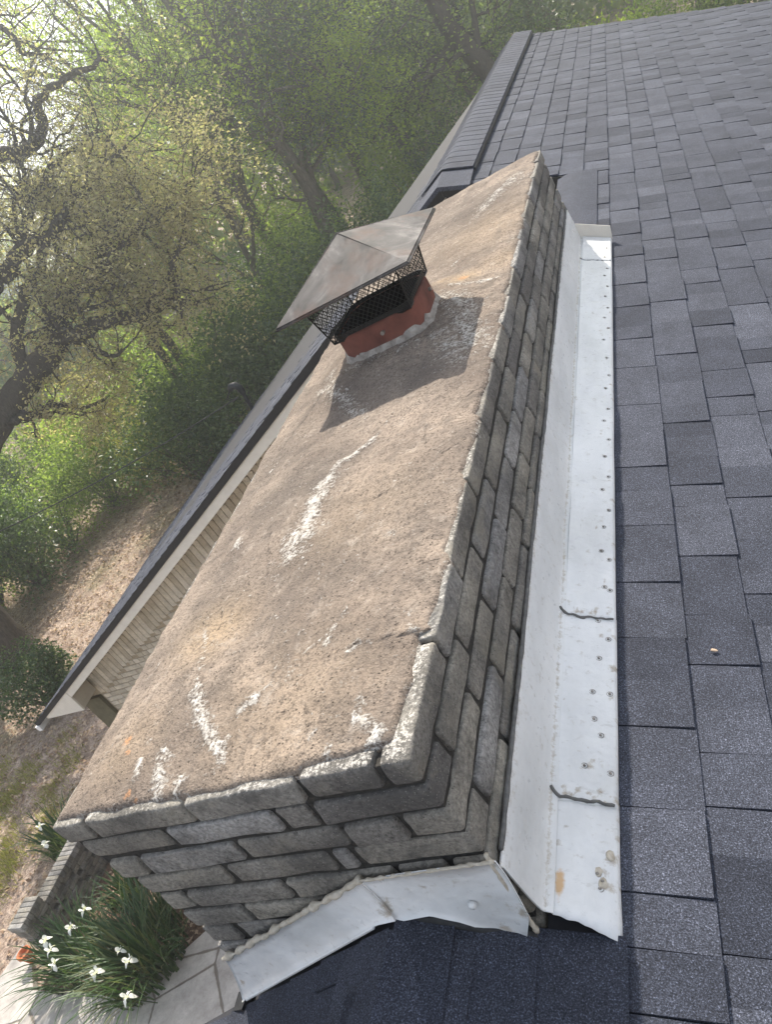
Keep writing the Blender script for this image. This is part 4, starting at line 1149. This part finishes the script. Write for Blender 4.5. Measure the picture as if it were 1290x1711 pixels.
def bush_proto(seed, rx, rz, leaves, size, mat, lumps=14, flat=.2):
    rg_ = np.random.default_rng(seed); C_ = []; mb = MB(); 
    for i in range(lumps):
        th = rg_.uniform(0, 2 * math.pi); rr_ = rx * .72 * math.sqrt(rg_.random()); C_.append((rr_ * math.cos(th), rr_ * math.sin(th), rz * rg_.uniform(.28, .85) * (1 - .5 * (rr_ / rx) ** 2)))
        mb.tube([(0.05 * math.cos(th), .05 * math.sin(th), -.1), (C_[-1][0] * .5, C_[-1][1] * .5, C_[-1][2] * .55), C_[-1]], [.035, .022, .008], 5, .5, cap=False)
    C_ = np.array(C_); i = rg_.integers(0, lumps, leaves)
    d = rg_.normal(size=(leaves, 3)); d /= np.linalg.norm(d, axis=1)[:, None]
    P = C_[i] + d * (rg_.random(leaves) ** .45)[:, None] * np.array([rx, rx, rz]) * .42 * rg_.uniform(.8, 1.15, (lumps, 1))[i]
    P = P[P[:, 2] > .03]; cl = rg_.random(lumps)[i][:len(P)]
    return mb.mesh('stems', MT['bark'], True), leaf_mesh('foliage', P, size, MT[mat], seed, flat, tone_c=cl * .8 + .1)

def plant(name, label, cat, protos, loc, rz=0.0, s=1.0, group=None, parts=('trunk', 'crown'), tilt=(0, 0), sz=1.0):
    t = thing(name, label, cat, loc, rz, group)
    t.rotation_euler = (R(tilt[0]), R(tilt[1]), rz); t.scale = (s, s, s * sz)
    for nm, me_ in zip(parts, protos): meshobj(nm, me_, t)
    return t

def pol(az, d):      # ground point at an azimuth / distance from the chimney-side viewpoint
    x = 1.5 + d * math.sin(R(az)); y = -.74 + d * math.cos(R(az)); return (x, y, gz(x, y))

# ------------------------------------------------------------------ iris clumps
def blade(mb, base, ang, lean, Ln, wd, tone):
    V = []; n = 5
    dx, dy = math.cos(ang), math.sin(ang); px_, py_ = -dy, dx
    for i in range(n + 1):
        t = i / n; o_ = Ln * lean * t ** 2; h = Ln * (t - .35 * lean * t ** 3)
        w_ = wd * (1 - t ** 2.2) + .001
        V += [(base[0] + dx * o_ - px_ * w_, base[1] + dy * o_ - py_ * w_, base[2] + h), (base[0] + dx * o_ + px_ * w_, base[1] + dy * o_ + py_ * w_, base[2] + h)]
    mb.add(V, [(2 * i, 2 * i + 1, 2 * i + 3, 2 * i + 2) for i in range(n)], tone)
def iris_bloom(mb, c_, s, rg_):
    c_ = Vector(c_); sq = rg_.uniform(.7, 1.25); tw = rg_.uniform(0, 6.28)
    for k in range(6):
        a = tw + k * math.pi / 3 + rg_.uniform(-.35, .35); up_ = k % 2 == 0
        d = Vector((math.cos(a), math.sin(a), 0)); sd = Vector((-d.y, d.x, 0)); V = []
        for i in range(5):
            t = i / 4; w_ = s * .36 * sq * math.sin(math.pi * (.12 + .80 * t)) * rg_.uniform(.85, 1.15)
            p = c_ + d * s * (.15 + (.40 if up_ else .75) * t) + Vector((0, 0, s * ((.85 * t - .25 * t * t) if up_ else (.30 * t - .85 * t * t))))
            V += [p - sd * w_, p + sd * w_ * rg_.uniform(.8, 1.15) + Vector((0, 0, s * rg_.uniform(-.06, .06)))]
        mb.add(V, [(2 * i, 2 * i + 1, 2 * i + 3, 2 * i + 2) for i in range(4)], rg_.random())
def iris(loc, rad, n, Ln, blooms, label, seed):
    rg_ = random.Random(seed); t = thing('iris_clump', label, 'flowers', loc, 0, 'iris clumps in the bed')
    mb = MB()
    for _ in range(n):
        a = rg_.uniform(0, 2 * math.pi); r_ = rad * math.sqrt(rg_.random())
        blade(mb, (r_ * math.cos(a), r_ * math.sin(a), 0), a + rg_.gauss(0, .6), abs(rg_.gauss(.35, .28)) + r_ / rad * .25, Ln * rg_.uniform(.6, 1.15), rg_.uniform(.010, .018), rg_.random())
    mb.build('leaves', MT['iris'], t)
    for (x, y, z) in blooms:
        fm = MB(); lx_, ly_, lz_ = x - loc[0], y - loc[1], z - loc[2]
        iris_bloom(fm, (lx_, ly_, lz_), rg_.uniform(.075, .10), rg_); fo_ = fm.build('flower', MT['petal'], t, True)
        sm_ = MB(); sm_.tube([(lx_ * .7, ly_ * .7, 0), (lx_ * .9, ly_ * .9, lz_ * .6), (lx_, ly_, lz_)], .006, 5, .5); sm_.build('stalk', MT['iris'], fo_)
bz = GZ + .05
iris((-7.98, 2.90, bz), .42, 240, .72, [(-7.682, 3.245, -5.35), (-7.775, 3.029, -5.35), (-8.139, 2.891, -5.35), (-7.99, 2.79, -5.38), (-7.74, 2.603, -5.35)], 'white flowering iris clump beside the stepped end of the garden wall', 1)
iris((-6.78, 2.86, bz), .55, 420, .80, [(-6.676, 2.7, -5.35), (-6.451, 2.578, -5.35), (-6.913, 2.47, -5.35), (-6.235, 2.201, -5.35)], 'largest dark green iris clump against the foot of the chimney side', 2)
iris((-9.75, 4.75, gz(-9.75, 4.75)), .35, 150, .70, [(-9.309, 4.328, -5.35), (-9.62, 4.62, -5.3)], 'iris clump behind the garden wall, on its far side', 3)
iris((-7.75, 3.80, bz), .30, 120, .45, [], 'short flowerless iris clump at the inner side of the brick wall', 4)

# ------------------------------------------------------------------ woods
PR = dict(
    br=[tree_proto(101, 11.5, .26, 16000, .115, 'bright', .30, 3, (9, 5, 4)), tree_proto(102, 13, .22, 16000, .11, 'bright', .30, 3, (9, 6, 3)), tree_proto(103, 10, .16, 12000, .105, 'bright', .27, 3, (8, 5, 4))],
    md=[tree_proto(111, 11, .24, 17000, .115, 'mid', .32, 3, (9, 5, 4)), tree_proto(112, 13.5, .28, 17000, .12, 'mid', .33, 3, (10, 5, 4))],
    dk=[tree_proto(121, 11, .22, 26000, .12, 'dark', .34, 3, (14, 6, 4), .12, .02, (45, 80), .42, .12), tree_proto(122, 9, .18, 24000, .11, 'dark', .32, 3, (12, 6, 4), .12, .02, (45, 80), .42, .1)],
    ol=[tree_proto(131, 12, .2, 10000, .11, 'olive_leaf', .26, 3, (9, 5, 4)), tree_proto(132, 10.5, .17, 9000, .105, 'olive_leaf', .26, 3, (8, 5, 4))],
)
BU = dict(
    dk=[bush_proto(201, 1.5, 2.6, 7000, .10, 'dark'), bush_proto(202, 1.9, 3.4, 9000, .11, 'dark', 18)],
    md=[bush_proto(211, 1.7, 2.8, 7000, .10, 'mid', 16), bush_proto(212, 2.0, 3.6, 9000, .11, 'mid', 18)],
    br=[bush_proto(221, 1.6, 2.4, 5000, .10, 'bright', 15)], ol=[bush_proto(231, 1.7, 2.6, 5500, .10, 'olive_leaf', 15)],
)
rg = random.Random(77)
words = {'br': 'bright spring green', 'md': 'mid green', 'dk': 'dark evergreen', 'ol': 'sparse olive brown'}
# (kind, azimuth, distance, scale)
WOOD = [('dk', -16, 30, 1.0), ('dk', -10, 33, 1.1), ('md', -13, 37, 1.0), ('br', -6, 40, 1.0), ('br', 0, 44, 1.0), ('md', -3, 36, 1.0), ('md', 3, 36, .9), ('br', 9, 50, 1.1), ('md', 13, 52, 1.1),
        ('br', -19, 33, 1.0), ('br', -22, 30, .95), ('md', -17, 44, 1.1), ('br', -26, 33, 1.05), ('md', -24, 48, 1.05), ('ol', -29, 29, .95), ('br', -29, 40, .95), ('ol', -33, 38, .75), ('md', -34, 44, .72),
        ('br', -37, 44, .66), ('md', -40, 50, .7), ('ol', -39, 41, .8), ('md', -45, 45, .7), ('br', -44, 55, .7), ('md', -50, 42, .8), ('ol', -54, 36, .8), ('md', -57, 45, .9), ('br', -61, 40, .9), ('md', -66, 42, 1.0), ('dk', -70, 36, 1.0), ('md', -75, 34, 1.0), ('ol', -48, 40, .8), ('dk', -21, 52, 1.1), ('md', -10, 52, 1.1), ('br', 17, 46, 1.0), ('md', 22, 44, 1.1), ('br', 27, 42, 1.0), ('md', 33, 40, 1.0), ('br', 19, 56, 1.2), ('md', 12, 40, .9)]
place_w = ['near the ridge end', 'beyond the far rake', 'behind the wire mast', 'left of the oak', 'deep in the wood']
for i, (kd, az, d, s) in enumerate(WOOD):
    if -48 < az < -28.5: s *= .74
    p = pol(az + rg.uniform(-.8, .8), d + rg.uniform(-1, 1)); pr = PR[kd][i % len(PR[kd])]
    where = ('beyond the roof\'s far edge' if az > -4 else 'beyond the ridge end' if az > -18 else 'behind the forked tree' if az > -32 else 'behind the oak\'s crown' if az > -52 else 'far left beyond the oak trunk')
    depth = 'at the front of the wood' if d < 34 else 'in the middle of the wood' if d < 43 else 'at the back of the wood'
    plant('tree', f'{words[kd]} tree {where}, {depth}', 'tree', pr, p, rg.uniform(0, 6.28), s * rg.uniform(.94, 1.08), 'trees of the wood', tilt=(rg.gauss(0, 3), rg.gauss(0, 3)))
BUSH = [('md', -6, 33, 1.2), ('br', -2, 31, 1.2), ('md', 2, 31, 1.2), ('md', 6, 31, 1.2), ('br', 10, 32, 1.2), ('dk', -20, 24, 1.15), ('md', -22, 27, 1.2), ('dk', -25, 23.5, 1.1), ('md', -28, 24, 1.15), ('dk', -31, 22.5, 1.1), ('md', -33, 25, 1.2), ('dk', -35, 21.5, 1.0), ('md', -37.5, 23.5, 1.05), ('dk', -40, 22, .95), ('ol', -42, 24.5, .9), ('md', -43, 26.5, 1.0), ('md', -46, 25.5, .85), ('br', -44.5, 30, 1.1),
        ('md', -50, 25, 1.0), ('dk', -53, 24, .95), ('md', -56, 25, 1.0), ('dk', -60, 23, 1.0), ('md', -64, 22, 1.0), ('dk', -69, 20, .9), ('md', -48, 31, 1.2), ('dk', -52, 31, 1.2), ('ol', -57, 30, 1.1), ('md', -62, 29, 1.2), ('dk', -67, 27, 1.2), ('md', -17, 29, 1.2), ('dk', -13, 31, 1.2), ('md', -38.5, 30, 1.2), ('dk', -30, 30, 1.2), ('md', -25.5, 31, 1.2)]
for i, (kd, az, d, s) in enumerate(BUSH):
    p = pol(az, d); pr = BU[kd][i % len(BU[kd])]
    where = ('beyond the roof\'s far edge' if az > -8 else 'below the forked tree' if az > -29 else 'beside the wire mast' if az > -36 else 'above the leaf-strewn bank' if az > -47 else 'below the oak limb' if az > -58 else 'left of the oak trunk')
    plant('bush', f'{words[kd]} bush {where}, ' + ('front row' if d < 25.2 else 'back row') + f' of the undergrowth', 'bush', pr, p, rg.uniform(0, 6.28), s * rg.uniform(.92, 1.1), 'undergrowth bushes', parts=('stems', 'foliage'))
shrub = bush_proto(241, 1.0, 1.5, 6500, .075, 'dark', 16)
plant('round_shrub', 'rounded dark evergreen shrub at the foot of the thick oak trunk', 'shrub', shrub, (-12.9, 8.3, gz(-12.9, 8.3)), .4, 1.0, parts=('stems', 'foliage'))

# ------------------------------------------------------------------ the big oak with its twisted limbs
oak = thing('oak_tree', 'gnarled dark oak with twisted limbs and tan catkin clusters', 'tree', (-16.1, 10.45, gz(-16.1, 10.45)))
om = MB(); tips = []; rg = random.Random(55)
def smoothpath(P, n=4, jit=.0):
    P = [Vector(p) for p in P]; out_ = []
    for i in range(len(P) - 1):
        p0 = P[max(i - 1, 0)]; p1 = P[i]; p2 = P[i + 1]; p3 = P[min(i + 2, len(P) - 1)]
        for k in range(n):
            t = k / n
            q_ = .5 * ((2 * p1) + (p2 - p0) * t + (2 * p0 - 5 * p1 + 4 * p2 - p3) * t * t + (3 * p1 - p0 - 3 * p2 + p3) * t ** 3)
            out_.append(q_ + Vector((rg.gauss(0, jit), rg.gauss(0, jit), rg.gauss(0, jit))))
    out_.append(P[-1]); return out_
def limb(P, r0, r1, sub=9, slen=2.0, maxl=2, jit=.03, gn=.28, mb=om, tp=tips, nch=(5, 4, 3), start=.15):
    pts = smoothpath(P, 5, jit); n = len(pts); rad = [r0 + (r1 - r0) * i / (n - 1) for i in range(n)]
    mb.tube(pts, rad, 9, .5, cap=True)
    for c_ in range(sub):
        i = min(n - 2, int(n * (start + (1 - start) * rg.random()))); dd = (pts[i + 1] - pts[i]).normalized(); ax = dd.orthogonal().normalized(); ax.rotate(Matrix.Rotation(rg.uniform(0, 6.28), 3, dd))
        nd2 = dd.copy(); nd2.rotate(Matrix.Rotation(R(rg.uniform(35, 85)), 3, ax))
        grow(rg, mb, tp, pts[i], nd2, slen * rg.uniform(.6, 1.2), rad[i] * rg.uniform(.28, .45), 0, maxl, gn, .06, .62, nch, (30, 75), 6, .2)
limb([(-16.1, 10.45, -6.2), (-16.0, 10.5, -5.2), (-15.98, 10.6, -3.99), (-15.7, 10.8, -2.9), (-15.1, 11.0, -2.1)], .60, .42, 0)
limb([(-15.1, 11.0, -2.1), (-13.84, 11.27, -1.82), (-12.86, 12.43, -1.22), (-12.35, 12.97, -.98), (-11.67, 13.62, -.71), (-11.35, 13.91, -.47)], .36, .27, 4, 1.6)
limb([(-11.40, 13.86, -.5), (-11.03, 13.53, -.73), (-10.46, 14.01, -.87), (-9.84, 14.49, -1.18), (-9.45, 14.77, -1.28), (-9.06, 15.04, -1.29)], .20, .11, 9, 1.4)
limb([(-9.06, 15.04, -1.29), (-8.94, 15.12, -.78), (-8.55, 15.37, -.48)], .09, .04, 5, 1.2)
limb([(-11.35, 13.91, -.47), (-11.0, 14.21, -.1), (-10.55, 14.57, .12), (-9.85, 15.1, .14), (-8.98, 15.69, .25), (-8.2, 16.1, .1)], .20, .06, 22, 2.0, 2)
limb([(-12.35, 12.97, -.98), (-11.9, 13.5, .0), (-11.3, 14.4, .7), (-10.6, 15.1, 1.25), (-9.8, 15.8, 1.5), (-8.9, 16.5, 1.7)], .16, .05, 22, 2.1, 2)
limb([(-15.1, 11.0, -2.1), (-14.2, 12.0, -.4), (-12.9, 13.1, .6), (-11.93, 14.06, .96), (-11.63, 14.33, 1.07), (-11.12, 14.76, 1.22), (-10.75, 15.05, 1.13), (-10.0, 15.6, 1.5)], .30, .06, 16, 1.9)
limb([(-11.63, 14.33, 1.07), (-11.12, 14.76, 1.5), (-10.59, 15.18, 1.93), (-9.9, 15.7, 2.2), (-9.1, 16.3, 2.2)], .12, .04, 16, 1.8)
limb([(-15.7, 10.8, -2.9), (-14.6, 12.0, .2), (-13.0, 13.9, 2.2), (-11.65, 14.97, 2.97), (-11.01, 15.49, 2.88), (-10.65, 15.76, 2.69), (-10.19, 16.09, 2.82), (-9.89, 16.29, 3.34), (-9.28, 16.68, 3.38), (-8.5, 17.2, 3.2)], .26, .05, 18, 1.9)
limb([(-11.65, 14.97, 2.97), (-11.0, 15.6, 4.2), (-10.0, 16.21, 4.99), (-9.63, 16.46, 4.5), (-9.68, 16.43, 4.16), (-9.3, 16.7, 3.9)], .10, .03, 14, 1.5)
limb([(-12.63, 12.24, -1.44), (-12.29, 12.6, -1.59), (-12.0, 12.89, -1.66), (-11.68, 13.2, -2.09), (-11.3, 13.5, -2.2)], .10, .03, 8, 1.0)
limb([(-15.98, 10.6, -3.99), (-16.6, 10.6, -1.0), (-17.2, 11.0, 2.5), (-17.0, 12.0, 5.5)], .38, .12, 16, 3.0)
limb([(-15.1, 11.0, -2.1), (-14.6, 9.8, -.2), (-13.8, 8.6, 1.2), (-13.2, 7.6, 2.2)], .22, .06, 10, 2.2)
keep_world(om.build('trunk', MT['oakbark'], oak, True), oak)
tips = [t for t in tips if t[2] < 2.2 or rg.random() < .16]
P, tc_ = scatter(tips, 60000, .10, 5, .75)
keep_world(meshobj('catkins', leaf_mesh('catkins', P, .085, MT['tan'], 5, .2, .5, tone_c=tc_ * .7 + .1), oak), oak)

# ------------------------------------------------------------------ forked spring tree, twin trunks and leaning dark trunk
def special(name, label, base, limbs, leafn, size, mat, cr, bark, cat='tree'):
    t = thing(name, label, cat, base); mb = MB(); tp = []
    for a in limbs: limb(*a[0], mb=mb, tp=tp, **a[1])
    keep_world(mb.build('trunk', MT[bark], t, True), t)
    P, tc_ = scatter(tp, leafn, cr, 9)
    keep_world(meshobj('crown', leaf_mesh('crown', P, size, MT[mat], 9, .3, tone_c=tc_ * .8 + .15), t), t)
special('forked_tree', 'tall forked tree with bright new leaves rising behind the chimney cap', (-9.5, 22.8, gz(-9.5, 22.8)), [
    (([(-9.6, 22.7, -6.3), (-9.3, 22.85, -4.8), (-8.75, 23.15, -2.6), (-8.59, 23.21, -1.6), (-8.61, 23.21, -.27), (-8.58, 23.22, .97)], .24, .18), dict(sub=7, slen=2.2, start=.5)),
    (([(-8.58, 23.22, .97), (-8.65, 23.19, 1.72), (-9.03, 23.02, 2.8), (-9.2, 22.95, 3.88), (-9.3, 22.9, 5.5), (-9.2, 22.9, 7.0)], .17, .04), dict(sub=20, slen=2.4)),
    (([(-8.58, 23.22, .97), (-8.3, 23.33, 1.83), (-8.11, 23.41, 2.54), (-7.92, 23.49, 3.39), (-7.71, 23.57, 4.6), (-7.4, 23.7, 6.5)], .16, .04), dict(sub=20, slen=2.4)),
    (([(-8.6, 23.2, -.6), (-9.2, 22.9, .6), (-10.0, 22.5, 1.5), (-10.8, 22.0, 2.2), (-11.4, 21.6, 3.0)], .14, .04), dict(sub=16, slen=2.0))],
    15000, .105, 'bright', .26, 'bark')
special('slender_tree', 'slender leafy tree with whippy stems just right of the forked tree', (-8.3, 24.2, gz(-8.3, 24.2)), [
    (([(-9.0, 23.6, -6.3), (-8.85, 23.65, -2.82), (-8.52, 23.78, -1.43), (-8.05, 23.97, -.03), (-7.47, 24.19, 1.38), (-6.91, 24.38, 2.7), (-6.6, 24.5, 4.5)], .14, .03), dict(sub=18, slen=2.0, start=.4)),
    (([(-8.52, 23.78, -1.43), (-7.6, 24.0, -.9), (-6.6, 24.3, -.2), (-5.8, 24.6, .4)], .07, .02), dict(sub=12, slen=1.6))], 14000, .10, 'bright', .24, 'bark')
special('leaning_trunk_tree', 'bare twin stems leaning through the undergrowth right of the oak limb', (-12.9, 18.4, gz(-12.9, 18.4)), [
    (([(-12.9, 18.4, -6.3), (-12.86, 18.47, -4.92), (-12.7, 18.59, -2.83), (-12.82, 18.51, -1.83), (-12.68, 18.61, -.97), (-12.52, 18.72, .37), (-12.4, 18.8, 2.0)], .17, .07), dict(sub=12, slen=1.8, start=.5)),
    (([(-12.7, 17.3, -6.3), (-12.56, 17.45, -4.61), (-12.38, 17.59, -2.73), (-12.29, 17.65, -1.46), (-12.21, 17.71, -.61), (-12.0, 17.9, 1.0)], .15, .06), dict(sub=10, slen=1.6, start=.5))], 4500, .11, 'olive_leaf', .36, 'bark')
special('dark_limb_tree', 'dark leaning tree trunk above the end of the ridge vent', (-2.9, 29.0, gz(-2.9, 29)), [
    (([(-2.6, 29.0, -6.6), (-3.15, 28.89, -3.31), (-3.87, 28.77, -.9), (-4.06, 28.74, .34), (-4.16, 28.72, 1.67), (-4.3, 28.7, 4.0)], .42, .16), dict(sub=14, slen=3.2, start=.3)),
    (([(-3.87, 28.77, -.9), (-5.2, 28.3, -.9), (-6.6, 27.9, -1.5), (-7.6, 27.6, -1.9)], .14, .04), dict(sub=14, slen=2.0))], 16000, .12, 'mid', .30, 'oakbark')

# far-off wood that closes the view
rgn = np.random.default_rng(12); n = 60000
az = np.radians(rgn.uniform(-85, 45, n)); dd = rgn.uniform(52, 66, n)
top = 5.2 + 2.2 * np.sin(az * 9) + 1.4 * np.sin(az * 23 + 1)
top = np.where(np.degrees(az) < -29, top - 5.0 * np.clip((-29 - np.degrees(az)) / 6, 0, 1), top)
z = -6 + (top + 6) * rgn.random(n) ** .8
P = np.stack([1.5 + dd * np.sin(az), -.74 + dd * np.cos(az), z], -1)
tag(meshobj('distant_wood', leaf_mesh('distant_wood', P, .75, MT['mid'], 12, .1, .7)), 'hazy green mass of far trees closing the view behind the wood', 'wood', None, 'stuff')

# leaf litter over the bank, tufts of grass
n = 26000; pts = []
rgn = np.random.default_rng(3)
x = rgn.uniform(-21, -7.6, n); y = rgn.uniform(1, 24, n)
keep = (x < -9.7) | (y > 5.7); x, y = x[keep], y[keep]
z = np.array([gz(float(a), float(b)) for a, b in zip(x, y)]) + rgn.uniform(.01, .05, len(x))
tag(meshobj('leaf_litter', leaf_mesh('leaf_litter', np.stack([x, y, z], -1), .085, MT['litter'], 3, 1.6, .6)), 'dry brown leaves scattered over the bank below the wood', 'leaves', None, 'stuff')
n = 1500
x = rgn.uniform(-8.4, -6.1, n); y = rgn.uniform(2.55, 5.2, n)
tag(meshobj('bed_litter', leaf_mesh('bed_litter', np.stack([x, y, np.full(n, bz + .02)], -1), .06, MT['litter'], 4, 1.6, .6)), 'pale dry leaves on the mulch between the iris clumps', 'leaves', None, 'stuff')
gt = MB(); rg = random.Random(8)
cs = [(rg.gauss(-11.6, .7), rg.gauss(4.4, .9)) for _ in range(40)] + [(rg.gauss(-12.6, .6), rg.gauss(6.0, .6)) for _ in range(14)]
for _ in range(7000):
    c0 = rg.choice(cs); x = c0[0] + rg.gauss(0, .16); y = c0[1] + rg.gauss(0, .16)
    if x > -9.75: continue
    a = rg.uniform(0, 6.28); h = rg.uniform(.05, .13); w_ = .006; z0 = gz(x, y)
    gt.add([(x - w_ * math.sin(a), y + w_ * math.cos(a), z0), (x + w_ * math.sin(a), y - w_ * math.cos(a), z0), (x + .5 * h * math.cos(a), y + .5 * h * math.sin(a), z0 + h)], [(0, 1, 2)], rg.random())
tag(gt.build('grass', MT['olive_leaf']), 'thin yellow-green grass on the lawn left of the garden wall', 'grass', None, 'stuff')

# ------------------------------------------------------------------ service mast and overhead wire
mst = thing('service_mast', 'dark service mast with weatherhead standing at the far roof edge', 'mast', (-6.1, 10.6, -2.75))
pm = MB(); pm.tube([(-6.23, 10.5, -3.1), (-6.16, 10.5, -2.54)], .035, 10); keep_world(pm.build('pole', MT['pipe'], mst), mst)
wh_ = MB(); wh_.tube([(-6.16, 10.5, -2.56), (-6.16, 10.5, -2.45), (-6.20, 10.5, -2.38), (-6.27, 10.49, -2.36), (-6.33, 10.48, -2.40)], [.05, .06, .065, .06, .05], 10); keep_world(wh_.build('weatherhead', MT['pipe'], mst, True), mst)
for dx in (-.02, .03):
    lw = MB(); lw.tube([(-6.33, 10.48 + dx, -2.40), (-6.5, 10.5 + dx, -2.52), (-6.42, 10.5 + dx, -2.62), (-6.3, 10.5, -2.58)], .010, 5); keep_world(lw.build('drip_loop', MT['wire'], mst), mst)
ow = MB(); A0 = Vector((-6.3, 10.5, -2.58)); A1 = Vector((-15.5, 6.9, -1.4)); pts = []
for i in range(31):
    t = i / 30; p = A0.lerp(A1, t); p.z -= .35 * 4 * t * (1 - t); pts.append(p)
ow.tube(pts, .012, 5); tag(ow.build('overhead_wire', MT['wire']), 'thin dark service wire sagging from the roof mast to the left', 'wire')

# distant neighbour house glimpsed at the left edge
nh = thing('neighbour_house', 'pale grey roofed house glimpsed through the oak twigs at left', 'house', (*pol(-46.5, 62)[:2], GZ), R(35))
a_ = MB(); a_.box((-6, -4, 0), (6, 4, 4.2)); a_.build('wall', MT['nwall'], nh)
a_ = MB(); a_.prism([(-4.6, 4.0), (4.6, 4.0), (0, 6.8)], 0, -6.5, 6.5); a_.build('roof', MT['nroof'], nh)
a_ = MB(); a_.box((-1, -4.06, 1.0), (.4, -4.0, 2.6)); a_.build('window', MT['soot'], nh)

# ------------------------------------------------------------------ hazy air before the wood, its glow shaped to stand in for lens glare
hz = MB(); hz.box((-168, -96, -9.5), (126, 176, 21.0))
km = bpy.data.materials.new('haze'); km.use_nodes = True; kt = km.node_tree; kt.nodes.clear()
ko = kt.nodes.new('ShaderNodeOutputMaterial'); kv = kt.nodes.new('ShaderNodeVolumePrincipled')
kv.inputs['Color'].default_value = (.90, .95, 1.0, 1); kv.inputs['Density'].default_value = .0046; kv.inputs['Anisotropy'].default_value = .76
kt.links.new(kv.outputs[0], ko.inputs['Volume'])
hzo = hz.build('haze', km); struct(hzo, 'stuff'); hzo['label'] = 'pale spring haze in the air in front of the wood'; hzo['category'] = 'haze'
sc.cycles.volume_bounces = 1
